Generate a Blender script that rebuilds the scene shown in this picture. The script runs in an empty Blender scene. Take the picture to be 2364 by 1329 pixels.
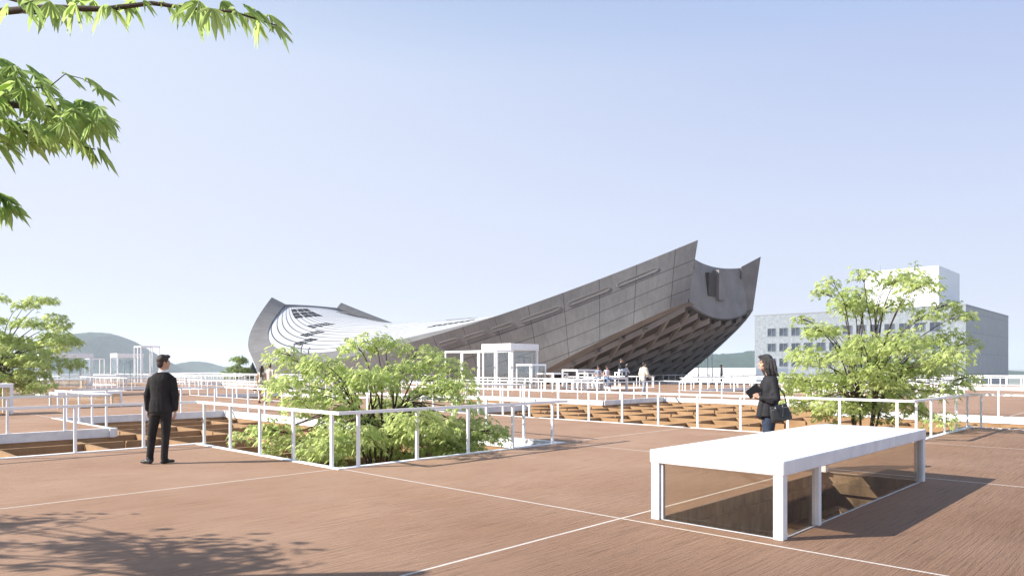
import bpy, bmesh, math, random
import numpy as np
from mathutils import Vector, Matrix, Quaternion
R = math.radians
S = bpy.context.scene
COL = S.collection

# ------------------------------------------------------------------ camera
CAM_H = 1.58
cam = bpy.data.cameras.new("camera")
cam.sensor_width = 36
cam.lens = 25.05
cam.shift_y = 0.0776
cam.clip_end = 9000
co = bpy.data.objects.new("camera", cam)
COL.objects.link(co)
co.location = (0, 0, CAM_H)
co.rotation_euler = (R(90), 0, 0)
S.camera = co

# ------------------------------------------------------------------ light
SUN_EL = 32.0
sdir = Vector((1.69, 0.33, 0)).normalized() * math.cos(R(SUN_EL)) + Vector((0, 0, -math.sin(R(SUN_EL))))
ld = bpy.data.lights.new("sun", 'SUN')
ld.energy = 5.0
ld.angle = R(0.5)
ld.color = (1.0, 0.95, 0.88)
lo = bpy.data.objects.new("sun", ld)
COL.objects.link(lo)
lo.rotation_euler = sdir.to_track_quat('-Z', 'Y').to_euler()
lo.location = (-20, -5, 40)

world = bpy.data.worlds.new("World")
S.world = world
world.use_nodes = True
wn, wl = world.node_tree.nodes, world.node_tree.links
wn.clear()
sky = wn.new('ShaderNodeTexSky')
sky.sky_type = 'NISHITA'
sky.sun_disc = False
sky.sun_elevation = R(SUN_EL)
sky.sun_rotation = -math.atan2(-1.69, -0.33)
sky.altitude = 0
sky.air_density = 1.0
sky.dust_density = 0.6
sky.ozone_density = 2.0
bg = wn.new('ShaderNodeBackground')
bg.inputs['Strength'].default_value = 0.12
wo = wn.new('ShaderNodeOutputWorld')
# thick spring haze: the blue sky pales towards the horizon, a little less on the side away from the sun
wtc = wn.new('ShaderNodeTexCoord')
wsx = wn.new('ShaderNodeSeparateXYZ')
wl.new(wtc.outputs['Generated'], wsx.inputs[0])


def sky_ramp(stops):
    r_ = wn.new('ShaderNodeValToRGB')
    for k, (p_, c_) in enumerate(stops):
        if k > 1:
            r_.color_ramp.elements.new(p_)
        r_.color_ramp.elements[k].position = p_
        r_.color_ramp.elements[k].color = (*c_, 1)
    wl.new(wsx.outputs[2], r_.inputs[0])
    return r_


def sky_range(sock, a, b, c, d):
    f_ = wn.new('ShaderNodeMapRange')
    for nm_, v_ in (('From Min', a), ('From Max', b), ('To Min', c), ('To Max', d)):
        f_.inputs[nm_].default_value = v_
    wl.new(sock, f_.inputs['Value'])
    return f_


wra = sky_ramp([(0.0, (3.1, 3.25, 3.75)), (0.2, (3.1, 3.3, 3.95)), (0.42, (2.95, 3.3, 4.0))])
wrb = sky_ramp([(0.0, (3.1, 3.25, 3.75)), (0.2, (2.65, 2.95, 3.85)), (0.42, (1.8, 2.22, 3.45))])
wside = sky_range(wsx.outputs[0], -0.45, 0.55, 0.0, 1.0)
wr = wn.new('ShaderNodeMixRGB')
wl.new(wside.outputs[0], wr.inputs[0])
wl.new(wra.outputs[0], wr.inputs[1])
wl.new(wrb.outputs[0], wr.inputs[2])
wf_ = sky_range(wsx.outputs[2], 0.38, 0.60, 0.97, 0.0)
wmx = wn.new('ShaderNodeMixRGB')
wl.new(wf_.outputs[0], wmx.inputs[0])
wl.new(sky.outputs[0], wmx.inputs[1])
wl.new(wr.outputs[0], wmx.inputs[2])
wl.new(wmx.outputs[0], bg.inputs['Color'])
wl.new(bg.outputs[0], wo.inputs['Surface'])

vs = S.view_settings
vs.view_transform = 'Standard'
vs.look = 'None'
vs.exposure = 1.0
vs.gamma = 1.0
S.cycles.max_bounces = 8
S.cycles.transparent_max_bounces = 24
S.cycles.volume_bounces = 1

# ------------------------------------------------------------------ grid of the roof deck
TH = 0.764133
GRD = 5.30973
O2 = np.array([-2.69125, 11.15349])
A2 = np.array([math.sin(TH), math.cos(TH)])
B2 = np.array([-math.cos(TH), math.sin(TH)])
ANG = math.atan2(A2[1], A2[0])


def W(i, j, z=0.0):
    p = O2 + GRD * (i * A2 + j * B2)
    return Vector((p[0], p[1], z))


# ------------------------------------------------------------------ materials
def nmat(name):
    m = bpy.data.materials.new(name)
    m.use_nodes = True
    nt = m.node_tree
    b = nt.nodes['Principled BSDF']
    return m, nt.nodes, nt.links, b


def node(n, t, **kw):
    x = n.new(t)
    for k, v in kw.items():
        if k in x.inputs.keys():
            x.inputs[k].default_value = v
        else:
            setattr(x, k, v)
    return x


def ramp(n, l, fac, stops):
    r = n.new('ShaderNodeValToRGB')
    e = r.color_ramp.elements
    while len(e) < len(stops):
        e.new(0.5)
    for k, (p, c) in enumerate(stops):
        e[k].position = p
        e[k].color = (*c, 1)
    l.new(fac, r.inputs[0])
    return r.outputs[0]


def math_(n, l, op, a, b=None):
    x = n.new('ShaderNodeMath')
    x.operation = op
    for k, v in enumerate((a, b)):
        if v is None:
            continue
        if isinstance(v, (int, float)):
            x.inputs[k].default_value = v
        else:
            l.new(v, x.inputs[k])
    return x.outputs[0]


def bump(n, l, b, h, strength=0.3, dist=0.02):
    x = n.new('ShaderNodeBump')
    x.inputs['Strength'].default_value = strength
    x.inputs['Distance'].default_value = dist
    l.new(h, x.inputs['Height'])
    l.new(x.outputs[0], b.inputs['Normal'])


def noisy(name, c0, c1, scale=3.0, rough=0.8, detail=6, bstr=0.15, bdist=0.01, stretch=None, metal=0.0, spec=0.3):
    m, n, l, b = nmat(name)
    tc = n.new('ShaderNodeTexCoord')
    mp = n.new('ShaderNodeMapping')
    l.new(tc.outputs['Object'], mp.inputs[0])
    if stretch:
        mp.inputs['Scale'].default_value = stretch
    nz = node(n, 'ShaderNodeTexNoise', Scale=scale, Detail=detail, Roughness=0.65)
    l.new(mp.outputs[0], nz.inputs['Vector'])
    l.new(ramp(n, l, nz.outputs[0], [(0.3, c0), (0.7, c1)]), b.inputs['Base Color'])
    b.inputs['Roughness'].default_value = rough
    b.inputs['Metallic'].default_value = metal
    b.inputs['Specular IOR Level'].default_value = spec
    if bstr:
        nf = node(n, 'ShaderNodeTexNoise', Scale=scale * 9, Detail=3)
        l.new(mp.outputs[0], nf.inputs['Vector'])
        bump(n, l, b, nf.outputs[0], bstr, bdist)
    return m


def plain(name, c, rough=0.6, spec=0.3):
    return noisy(name, tuple(v * 0.92 for v in c), tuple(min(1, v * 1.06) for v in c), 7.0, rough, bstr=0.05, spec=spec)


def deck_mat():
    m, n, l, b = nmat('brown_broomed_deck')
    tc = n.new('ShaderNodeTexCoord')
    P = tc.outputs['Object']

    def noise(sc, scale, detail=4, rough=0.6):
        mp = n.new('ShaderNodeMapping')
        mp.inputs['Scale'].default_value = sc
        l.new(P, mp.inputs[0])
        z = node(n, 'ShaderNodeTexNoise', Scale=scale, Detail=detail, Roughness=rough)
        z.inputs['Distortion'].default_value = 0.15
        l.new(mp.outputs[0], z.inputs['Vector'])
        return z.outputs[0]
    big = noise((1, 1, 1), 0.45, 3)
    streak = noise((1.3, 34, 1), 1.0, 6, 0.75)
    fine = noise((1.6, 60, 1), 1.0, 2, 0.5)
    grain = noise((1, 1, 1), 120, 2)
    c1 = ramp(n, l, big, [(0.3, (0.325, 0.192, 0.118)), (0.7, (0.395, 0.253, 0.170))])
    c2 = ramp(n, l, streak, [(0.28, (0.55, 0.50, 0.47)), (0.46, (0.95, 0.95, 0.95)), (0.72, (1.14, 1.13, 1.12))])
    mx = node(n, 'ShaderNodeMixRGB', blend_type='MULTIPLY')
    mx.inputs[0].default_value = 1.0
    l.new(c1, mx.inputs[1])
    l.new(c2, mx.inputs[2])
    c3 = ramp(n, l, grain, [(0.3, (0.86, 0.86, 0.86)), (0.7, (1.12, 1.12, 1.12))])
    m2 = node(n, 'ShaderNodeMixRGB', blend_type='MULTIPLY')
    m2.inputs[0].default_value = 0.9
    l.new(mx.outputs[0], m2.inputs[1])
    l.new(c3, m2.inputs[2])
    # base colour darkens across the slabs towards the near right, with an uneven edge
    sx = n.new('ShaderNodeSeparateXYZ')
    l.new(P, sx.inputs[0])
    tone_noise = noise((1, 1, 1), 0.35, 5, 0.6)
    wv = math_(n, l, 'ADD', sx.outputs[1], math_(n, l, 'MULTIPLY', tone_noise, 4.0))
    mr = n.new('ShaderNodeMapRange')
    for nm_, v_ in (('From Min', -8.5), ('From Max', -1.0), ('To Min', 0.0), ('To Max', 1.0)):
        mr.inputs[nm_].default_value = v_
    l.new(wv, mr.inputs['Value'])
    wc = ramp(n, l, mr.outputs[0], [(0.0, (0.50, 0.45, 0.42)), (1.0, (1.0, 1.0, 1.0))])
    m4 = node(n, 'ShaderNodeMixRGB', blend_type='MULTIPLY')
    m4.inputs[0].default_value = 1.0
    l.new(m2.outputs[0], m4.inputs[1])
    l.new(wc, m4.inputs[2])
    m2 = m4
    # pale joint lines on the slab grid
    ls = []
    for k in (0, 1):
        a = math_(n, l, 'ADD', sx.outputs[k], GRD * 40.5)
        a = math_(n, l, 'MODULO', a, GRD)
        a = math_(n, l, 'SUBTRACT', a, GRD * 0.5)
        a = math_(n, l, 'ABSOLUTE', a)
        ls.append(math_(n, l, 'LESS_THAN', a, 0.016))
    ln = math_(n, l, 'MAXIMUM', ls[0], ls[1])
    m3 = node(n, 'ShaderNodeMixRGB', blend_type='MIX')
    l.new(ln, m3.inputs[0])
    l.new(m2.outputs[0], m3.inputs[1])
    m3.inputs[2].default_value = (0.62, 0.56, 0.50, 1)
    l.new(m3.outputs[0], b.inputs['Base Color'])
    b.inputs['Roughness'].default_value = 0.75
    b.inputs['Specular IOR Level'].default_value = 0.25
    h = math_(n, l, 'ADD', streak, math_(n, l, 'MULTIPLY', fine, 0.5))
    bump(n, l, b, h, 0.7, 0.035)
    return m


def concrete_seams():
    """dark board-marked concrete with panel joints; UV = metres along, metres below the top edge"""
    m, n, l, b = nmat('dark_panel_concrete')
    tc = n.new('ShaderNodeTexCoord')
    nz = node(n, 'ShaderNodeTexNoise', Scale=0.35, Detail=8, Roughness=0.7)
    l.new(tc.outputs['Object'], nz.inputs['Vector'])
    c = ramp(n, l, nz.outputs[0], [(0.3, (0.165, 0.166, 0.168)), (0.7, (0.240, 0.241, 0.243))])
    mp = n.new('ShaderNodeMapping')
    mp.inputs['Scale'].default_value = (2.2, 0.35, 1)
    l.new(tc.outputs['UV'], mp.inputs[0])
    st = node(n, 'ShaderNodeTexNoise', Scale=2.0, Detail=5, Roughness=0.7)
    l.new(mp.outputs[0], st.inputs['Vector'])
    c2 = ramp(n, l, st.outputs[0], [(0.3, (0.82, 0.82, 0.82)), (0.7, (1.14, 1.13, 1.12))])
    mx = node(n, 'ShaderNodeMixRGB', blend_type='MULTIPLY')
    mx.inputs[0].default_value = 0.8
    l.new(c, mx.inputs[1])
    l.new(c2, mx.inputs[2])
    sx = n.new('ShaderNodeSeparateXYZ')
    l.new(tc.outputs['UV'], sx.inputs[0])
    a = math_(n, l, 'ADD', sx.outputs[0], 80.0)
    a = math_(n, l, 'MODULO', a, 2.63)
    a = math_(n, l, 'ABSOLUTE', math_(n, l, 'SUBTRACT', a, 1.3))
    v1 = math_(n, l, 'LESS_THAN', a, 0.017)
    d = math_(n, l, 'ABSOLUTE', math_(n, l, 'SUBTRACT', math_(n, l, 'MODULO', math_(n, l, 'ADD', sx.outputs[1], 0.22), 1.32), 0.66))
    v2 = math_(n, l, 'LESS_THAN', d, 0.026)
    v2 = math_(n, l, 'MULTIPLY', v2, math_(n, l, 'GREATER_THAN', sx.outputs[1], 1.0))
    v = math_(n, l, 'MAXIMUM', v1, v2)
    m3 = node(n, 'ShaderNodeMixRGB')
    l.new(v, m3.inputs[0])
    l.new(mx.outputs[0], m3.inputs[1])
    m3.inputs[2].default_value = (0.035, 0.033, 0.031, 1)
    l.new(m3.outputs[0], b.inputs['Base Color'])
    b.inputs['Roughness'].default_value = 0.85
    b.inputs['Specular IOR Level'].default_value = 0.3
    return m


def leaf_mat(name, c0, c1, trans=0.45, tcol=(0.40, 0.55, 0.10)):
    m, n, l, b = nmat(name)
    at = n.new('ShaderNodeAttribute')
    at.attribute_name = 'tint'
    cc = ramp(n, l, at.outputs['Fac'], [(0.0, c0), (1.0, c1)])
    l.new(cc, b.inputs['Base Color'])
    b.inputs['Roughness'].default_value = 0.55
    b.inputs['Specular IOR Level'].default_value = 0.35
    tr = n.new('ShaderNodeBsdfTranslucent')
    mc = node(n, 'ShaderNodeMixRGB', blend_type='MIX')
    mc.inputs[0].default_value = 0.6
    l.new(cc, mc.inputs[1])
    mc.inputs[2].default_value = (*tcol, 1)
    l.new(mc.outputs[0], tr.inputs['Color'])
    mix = n.new('ShaderNodeMixShader')
    mix.inputs[0].default_value = trans
    l.new(b.outputs[0], mix.inputs[1])
    l.new(tr.outputs[0], mix.inputs[2])
    l.new(mix.outputs[0], n['Material Output'].inputs['Surface'])
    return m


def glass_mat(name, tint, refl=0.12):
    m, n, l, b = nmat(name)
    t = n.new('ShaderNodeBsdfTransparent')
    t.inputs[0].default_value = (*tint, 1)
    g = n.new('ShaderNodeBsdfGlossy')
    g.inputs['Roughness'].default_value = 0.02
    fr = node(n, 'ShaderNodeLayerWeight', Blend=0.5)
    f = math_(n, l, 'MULTIPLY', math_(n, l, 'POWER', fr.outputs['Facing'], 5.0), 0.8)
    f = math_(n, l, 'ADD', f, refl * 0.35)
    mix = n.new('ShaderNodeMixShader')
    l.new(f, mix.inputs[0])
    l.new(t.outputs[0], mix.inputs[1])
    l.new(g.outputs[0], mix.inputs[2])
    l.new(mix.outputs[0], n['Material Output'].inputs['Surface'])
    return m


def roof_mat():
    m, n, l, b = nmat('white_seamed_roof')
    tc = n.new('ShaderNodeTexCoord')
    sx = n.new('ShaderNodeSeparateXYZ')
    l.new(tc.outputs['UV'], sx.inputs[0])
    a = math_(n, l, 'MODULO', math_(n, l, 'ADD', sx.outputs[1], 20.0), 0.0606)
    a = math_(n, l, 'ABSOLUTE', math_(n, l, 'SUBTRACT', a, 0.0303))
    ln = math_(n, l, 'LESS_THAN', a, 0.0056)
    m3 = node(n, 'ShaderNodeMixRGB')
    l.new(ln, m3.inputs[0])
    nz = node(n, 'ShaderNodeTexNoise', Scale=0.25, Detail=4)
    l.new(tc.outputs['Object'], nz.inputs['Vector'])
    l.new(ramp(n, l, nz.outputs[0], [(0.35, (0.47, 0.475, 0.48)), (0.65, (0.54, 0.54, 0.54))]), m3.inputs[1])
    m3.inputs[2].default_value = (0.06, 0.062, 0.065, 1)
    l.new(m3.outputs[0], b.inputs['Base Color'])
    b.inputs['Roughness'].default_value = 0.5
    return m


def print_mat(name, base, blotches):
    m, n, l, b = nmat(name)
    tc = n.new('ShaderNodeTexCoord')
    vo = node(n, 'ShaderNodeTexVoronoi', Scale=22.0)
    l.new(tc.outputs['Object'], vo.inputs['Vector'])
    sx = n.new('ShaderNodeSeparateColor')
    l.new(vo.outputs['Color'], sx.inputs[0])
    r = ramp(n, l, sx.outputs[0], [(0.0, base), (0.35, blotches[0]), (0.6, blotches[1]), (0.8, base)])
    r.node.color_ramp.interpolation = 'CONSTANT'
    l.new(r, b.inputs['Base Color'])
    b.inputs['Roughness'].default_value = 0.8
    return m


M = {}
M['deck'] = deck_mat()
M['white'] = noisy('white_painted_steel', (0.78, 0.79, 0.80), (0.86, 0.86, 0.85), 5, 0.45, bstr=0.04)
M['whitecon'] = noisy('white_painted_concrete', (0.64, 0.64, 0.65), (0.85, 0.85, 0.84), 3.0, 0.8, detail=9, bstr=0.35, bdist=0.004)
M['pit'] = noisy('ochre_pit_concrete', (0.27, 0.158, 0.078), (0.385, 0.238, 0.125), 1.5, 0.9, detail=8, bstr=0.2, stretch=(1, 1, 0.3))
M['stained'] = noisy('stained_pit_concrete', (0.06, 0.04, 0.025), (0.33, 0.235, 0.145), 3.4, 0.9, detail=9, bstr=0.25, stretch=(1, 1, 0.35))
M['con'] = concrete_seams()
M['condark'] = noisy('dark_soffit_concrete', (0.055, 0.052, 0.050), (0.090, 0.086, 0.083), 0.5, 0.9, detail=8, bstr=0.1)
M['congrey'] = noisy('grey_fair_faced_concrete', (0.19, 0.185, 0.182), (0.28, 0.275, 0.27), 0.45, 0.85, detail=9, bstr=0.1)
M['conlight'] = noisy('light_edge_concrete', (0.33, 0.325, 0.315), (0.42, 0.41, 0.40), 0.5, 0.85, detail=9, bstr=0.1)
M['contop'] = noisy('weathered_beam_concrete', (0.125, 0.12, 0.118), (0.18, 0.175, 0.17), 0.5, 0.9, detail=9, bstr=0.1)
M['slotrim'] = noisy('slot_rim_concrete', (0.22, 0.215, 0.21), (0.29, 0.285, 0.28), 0.6, 0.9, bstr=0.1)
M['joint'] = plain('dark_joint', (0.03, 0.03, 0.03), 0.9)
M['roof'] = roof_mat()
M['darkglass'] = noisy('dark_roof_glass', (0.012, 0.013, 0.014), (0.028, 0.03, 0.03), 1, 0.6, bstr=0, spec=0.15)
M['officelit'] = noisy('sunlit_render_wall', (0.17, 0.19, 0.215), (0.30, 0.325, 0.35), 1.6, 0.85, detail=10, bstr=0.15)  # office render as toned for the sunlit side, light set into the colour
M['officeshade'] = noisy('shaded_render_wall', (0.35, 0.35, 0.35), (0.42, 0.42, 0.42), 0.5, 0.85, detail=8, bstr=0.1)  # the same render, toned separately for the shaded side
M['offwhite'] = noisy('white_render', (0.74, 0.76, 0.77), (0.83, 0.84, 0.84), 0.4, 0.8, bstr=0.05)
M['window'] = noisy('office_window_glass', (0.02, 0.028, 0.042), (0.085, 0.105, 0.135), 0.35, 0.2, bstr=0, spec=0.35)
M['frame'] = plain('grey_window_frame', (0.22, 0.23, 0.25), 0.5)
M['glass'] = glass_mat('clear_amber_glass', (0.98, 0.962, 0.925), 0.16)
M['glassblue'] = glass_mat('clear_pale_glass', (0.94, 0.96, 0.97), 0.14)
M['steel'] = noisy('grey_steel', (0.42, 0.43, 0.45), (0.52, 0.53, 0.55), 3, 0.4, bstr=0.03)
M['hill'] = noisy('wooded_hill', (0.014, 0.048, 0.032), (0.060, 0.120, 0.066), 0.035, 0.95, detail=14, bstr=1.0, bdist=14)
M['ground'] = noisy('town_ground', (0.16, 0.18, 0.15), (0.30, 0.31, 0.28), 0.02, 0.95, detail=8, bstr=0)
M['bark'] = noisy('dark_maple_bark', (0.045, 0.030, 0.022), (0.10, 0.075, 0.055), 20, 0.9, bstr=0.4)
M['leaf'] = leaf_mat('young_maple_leaf', (0.36, 0.47, 0.13), (0.66, 0.71, 0.33), 0.58, (0.74, 0.84, 0.34))
M['leafnear'] = leaf_mat('near_maple_leaf', (0.19, 0.32, 0.075), (0.48, 0.58, 0.21), 0.55, (0.58, 0.74, 0.24))
M['leaffar'] = leaf_mat('far_tree_leaf', (0.13, 0.22, 0.04), (0.30, 0.36, 0.10), 0.4, (0.45, 0.55, 0.14))
M['skin'] = noisy('skin', (0.46, 0.27, 0.19), (0.56, 0.35, 0.25), 14, 0.55, bstr=0.05)
M['hair'] = noisy('black_hair', (0.012, 0.010, 0.010), (0.045, 0.038, 0.036), 30, 0.42, bstr=0.8, bdist=0.01, stretch=(6, 6, 1), spec=0.5)
M['hairbrown'] = noisy('dark_brown_hair', (0.025, 0.015, 0.012), (0.07, 0.045, 0.035), 30, 0.45, bstr=0.6, bdist=0.008, stretch=(6, 6, 1))
M['suit'] = noisy('black_suit_cloth', (0.014, 0.013, 0.013), (0.034, 0.032, 0.032), 3, 0.85, bstr=0.45, bdist=0.02, spec=0.15)
M['jacketblack'] = noisy('black_jacket_cloth', (0.008, 0.008, 0.010), (0.020, 0.020, 0.024), 4, 0.75, bstr=0.12, bdist=0.02)
M['denimdark'] = noisy('dark_denim', (0.012, 0.018, 0.035), (0.035, 0.05, 0.085), 18, 0.85, bstr=0.2)
M['denim'] = noisy('blue_denim', (0.10, 0.16, 0.27), (0.20, 0.29, 0.42), 18, 0.85, bstr=0.2)
M['denimlight'] = noisy('pale_denim', (0.34, 0.40, 0.50), (0.55, 0.60, 0.68), 16, 0.85, bstr=0.2)
M['greycloth'] = noisy('grey_cloth', (0.20, 0.23, 0.29), (0.32, 0.35, 0.41), 12, 0.85, bstr=0.2)
M['palecloth'] = noisy('pale_lilac_cloth', (0.55, 0.55, 0.63), (0.70, 0.70, 0.76), 12, 0.85, bstr=0.2)
M['cream'] = noisy('cream_cloth', (0.52, 0.47, 0.38), (0.70, 0.65, 0.55), 9, 0.85, bstr=0.3, bdist=0.015)
M['floral'] = print_mat('floral_print', (0.60, 0.56, 0.48), [(0.07, 0.08, 0.04), (0.22, 0.24, 0.12)])
M['leather'] = noisy('black_leather', (0.008, 0.009, 0.010), (0.018, 0.019, 0.022), 14, 0.45, bstr=0.3, bdist=0.006, spec=0.5)
M['brownleather'] = noisy('brown_leather', (0.10, 0.035, 0.02), (0.17, 0.07, 0.045), 14, 0.45, bstr=0.2)
M['book'] = plain('black_book_cover', (0.02, 0.021, 0.024), 0.5)
M['paper'] = plain('white_paper', (0.75, 0.73, 0.68), 0.8)
M['shirt'] = plain('white_shirt', (0.78, 0.78, 0.78), 0.8)
M['shoewhite'] = plain('white_shoe', (0.70, 0.68, 0.64), 0.6)
M['metal'] = noisy('bright_metal', (0.6, 0.6, 0.6), (0.7, 0.7, 0.7), 5, 0.25, bstr=0, metal=1.0)


# ------------------------------------------------------------------ object helpers
def tag(o, label=None, cat=None, group=None, kind=None):
    if label:
        o['label'] = label
    if cat:
        o['category'] = cat
    if group:
        o['group'] = group
    if kind:
        o['kind'] = kind
    return o


def thing(name, label, cat, loc=(0, 0, 0), rz=0.0, group=None):
    o = bpy.data.objects.new(name, None)
    o.empty_display_size = 0.2
    COL.objects.link(o)
    o.location = loc
    o.rotation_euler = (0, 0, rz)
    return tag(o, label, cat, group)


def link(name, me, mat, parent=None):
    o = bpy.data.objects.new(name, me)
    COL.objects.link(o)
    if mat is not None:
        me.materials.clear()
        for mm in (mat if isinstance(mat, (list, tuple)) else [mat]):
            me.materials.append(mm)
    if parent:
        o.parent = parent
    return o


class MB:
    def __init__(s):
        s.v, s.f = [], []

    def add(s, vs, fs):
        k = len(s.v)
        s.v += [tuple(q) for q in vs]
        s.f += [tuple(i + k for i in f) for f in fs]

    def box(s, x0, x1, y0, y1, z0, z1):
        s.add([(x0, y0, z0), (x1, y0, z0), (x1, y1, z0), (x0, y1, z0), (x0, y0, z1), (x1, y0, z1), (x1, y1, z1), (x0, y1, z1)],
              [(0, 3, 2, 1), (4, 5, 6, 7), (0, 1, 5, 4), (1, 2, 6, 5), (2, 3, 7, 6), (3, 0, 4, 7)])
        return s

    def bbox(s, x0, x1, y0, y1, z0, z1, c=0.006):
        """box with small chamfered vertical and top edges"""
        b = bmesh.new()
        bmesh.ops.create_cube(b, size=1)
        for q in b.verts:
            q.co = Vector(((x0 + x1) / 2 + q.co.x * (x1 - x0), (y0 + y1) / 2 + q.co.y * (y1 - y0), (z0 + z1) / 2 + q.co.z * (z1 - z0)))
        bmesh.ops.bevel(b, geom=b.edges[:], offset=c, segments=1, affect='EDGES')
        b.verts.index_update()
        s.add([q.co.copy() for q in b.verts], [[q.index for q in f.verts] for f in b.faces])
        b.free()
        return s

    def beam(s, p, q, w, h, up=(0, 0, 1)):
        p, q = Vector(p), Vector(q)
        d = (q - p).normalized()
        r = d.cross(Vector(up))
        if r.length < 1e-4:
            r = d.cross(Vector((0, 1, 0)))
        r.normalize()
        u = r.cross(d)
        vs = []
        for e in (p, q):
            for a, c in ((-1, -1), (1, -1), (1, 1), (-1, 1)):
                vs.append(e + r * (a * w / 2) + u * (c * h / 2))
        s.add(vs, [(0, 3, 2, 1), (4, 5, 6, 7), (0, 1, 5, 4), (1, 2, 6, 5), (2, 3, 7, 6), (3, 0, 4, 7)])
        return s

    def tube(s, pts, rads, seg=6):
        k0 = len(s.v)
        n = len(pts)
        pts = [Vector(p) for p in pts]
        for i, p in enumerate(pts):
            d = (pts[min(i + 1, n - 1)] - pts[max(i - 1, 0)]).normalized()
            r = d.cross(Vector((0.13, 0.21, 1)))
            if r.length < 1e-3:
                r = d.cross(Vector((1, 0, 0)))
            r.normalize()
            u = r.cross(d)
            for a in range(seg):
                t = 2 * math.pi * a / seg
                s.v.append(tuple(p + (r * math.cos(t) + u * math.sin(t)) * rads[i]))
        for i in range(n - 1):
            for a in range(seg):
                b = (a + 1) % seg
                s.f.append((k0 + i * seg + a, k0 + i * seg + b, k0 + (i + 1) * seg + b, k0 + (i + 1) * seg + a))
        s.f.append(tuple(k0 + (n - 1) * seg + a for a in range(seg)))
        s.f.append(tuple(k0 + a for a in reversed(range(seg))))
        return s

    def mesh(s, name, smooth=False):
        me = bpy.data.meshes.new(name)
        me.from_pydata(s.v, [], s.f)
        if smooth:
            me.polygons.foreach_set('use_smooth', [True] * len(me.polygons))
        me.update()
        return me

    def build(s, name, mat, parent=None, smooth=False):
        return link(name, s.mesh(name, smooth), mat, parent)


def structure(o):
    o['kind'] = 'structure'
    return o


# ------------------------------------------------------------------ ground, hills
g = MB()
g.add([(-3500, -300, -9), (3500, -300, -9), (3500, 6200, -9), (-3500, 6200, -9)], [(0, 1, 2, 3)])
structure(g.build('ground', M['ground']))


def hill(name, Y, prof, depth, seed):
    """ridge whose skyline runs through prof (x, height); it slopes away to front and back"""
    rnd = random.Random(seed)
    xs = np.linspace(prof[0][0], prof[-1][0], 90)
    hs = np.interp(xs, [p[0] for p in prof], [p[1] for p in prof])
    ys = np.linspace(-1, 1, 25)
    v, f = [], []
    for b, t in enumerate(ys):
        for a, x in enumerate(xs):
            k = math.cos(t * math.pi / 2) ** 0.9
            h = hs[a] * k + (rnd.uniform(-1, 1) * 1.3 if abs(t) < 0.95 else 0) * (0.4 + 0.6 * k) * min(1, hs[a] / 20)
            v.append((x, Y + t * depth, -9 + max(h, 0) + 0))
    for b in range(24):
        for a in range(89):
            q = b * 90 + a
            f.append((q, q + 1, q + 91, q + 90))
    m = MB()
    m.add(v, f)
    return structure(m.build(name, M['hill'], smooth=True))


def sky_prof(Y, pts):
    return [((x - 1182) / 1644.6 * Y, CAM_H + (848 - y) * Y / 1644.6 + 9) for x, y in pts]


hill('hill', 1500, sky_prof(1500, [(20, 856), (60, 838), (110, 812), (150, 794), (170, 786), (195, 772), (215, 768), (243, 768), (262, 776), (285, 794), (302, 812), (322, 830), (342, 841), (365, 851), (385, 856)]), 260, 1)
hill('hill', 1900, sky_prof(1900, [(405, 856), (420, 849), (435, 840), (448, 835), (458, 834), (472, 839), (490, 846), (505, 848), (530, 846), (560, 847), (600, 852), (640, 857)]), 200, 2)
hill('hill', 1300, sky_prof(1300, [(1440, 850), (1500, 832), (1560, 824), (1600, 822), (1640, 818), (1680, 816), (1712, 814), (1745, 808), (1800, 806), (1900, 818), (2000, 832), (2150, 846), (2300, 857)]), 220, 3)

# ------------------------------------------------------------------ deck, pits
HOLES = set()


def hole(i0, j0, i1, j1):
    for i in range(i0, i1):
        for j in range(j0, j1):
            HOLES.add((i, j))


for c in [(0, 0), (0, 1), (0, 2), (-1, 1), (-2, 1), (-3, 1), (2, -1), (2, 0), (2, 1), (3, -4), (3, -3), (3, -2), (3, -1), (3, 0), (3, 1), (3, 2), (3, 3), (4, 0), (4, 1)]:
    HOLES.add(c)
FAR_HOLES = [(2, 4, 3, 6), (6, 0, 8, 1), (7, 1, 9, 3), (10, -1, 12, 1), (4, 6, 5, 8), (4, 9, 5, 12), (2, 8, 3, 10), (2, 11, 3, 13), (0, 7, 1, 8), (4, 13, 5, 15), (8, -3, 9, -1), (7, 4, 8, 5)]
for h in FAR_HOLES:
    hole(*h)


def imax(j):
    return 6 if j >= 10 else 7 if j >= 8 else 8 if j >= 7 else 10 if j >= 5 else 11 if j >= 3 else 13


CELLS = [(i, j) for j in range(-7, 18) for i in range(-4, imax(j))]
SOLID = set(CELLS) - HOLES
FB = (0.05, 0.93, -1.30, -1.05)       # opening under the front canopy (grid units)

deck_root_loc = W(0, 0)
m = MB()
for (i, j) in sorted(SOLID):
    x0, x1, y0, y1 = i * GRD, (i + 1) * GRD, j * GRD, (j + 1) * GRD
    rects = [(x0, x1, y0, y1)]
    if (i, j) == (0, -2):
        a0, a1, b0 = FB[0] * GRD, FB[1] * GRD, FB[2] * GRD
        b1 = FB[3] * GRD
        rects = [(x0, a0, y0, y1), (a1, x1, y0, y1), (a0, a1, y0, b0), (a0, a1, b1, y1)]
    for r in rects:
        m.add([(r[0], r[2], 0), (r[1], r[2], 0), (r[1], r[3], 0), (r[0], r[3], 0)], [(0, 1, 2, 3)])
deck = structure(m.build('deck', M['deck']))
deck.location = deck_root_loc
deck.rotation_euler = (0, 0, ANG)

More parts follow.
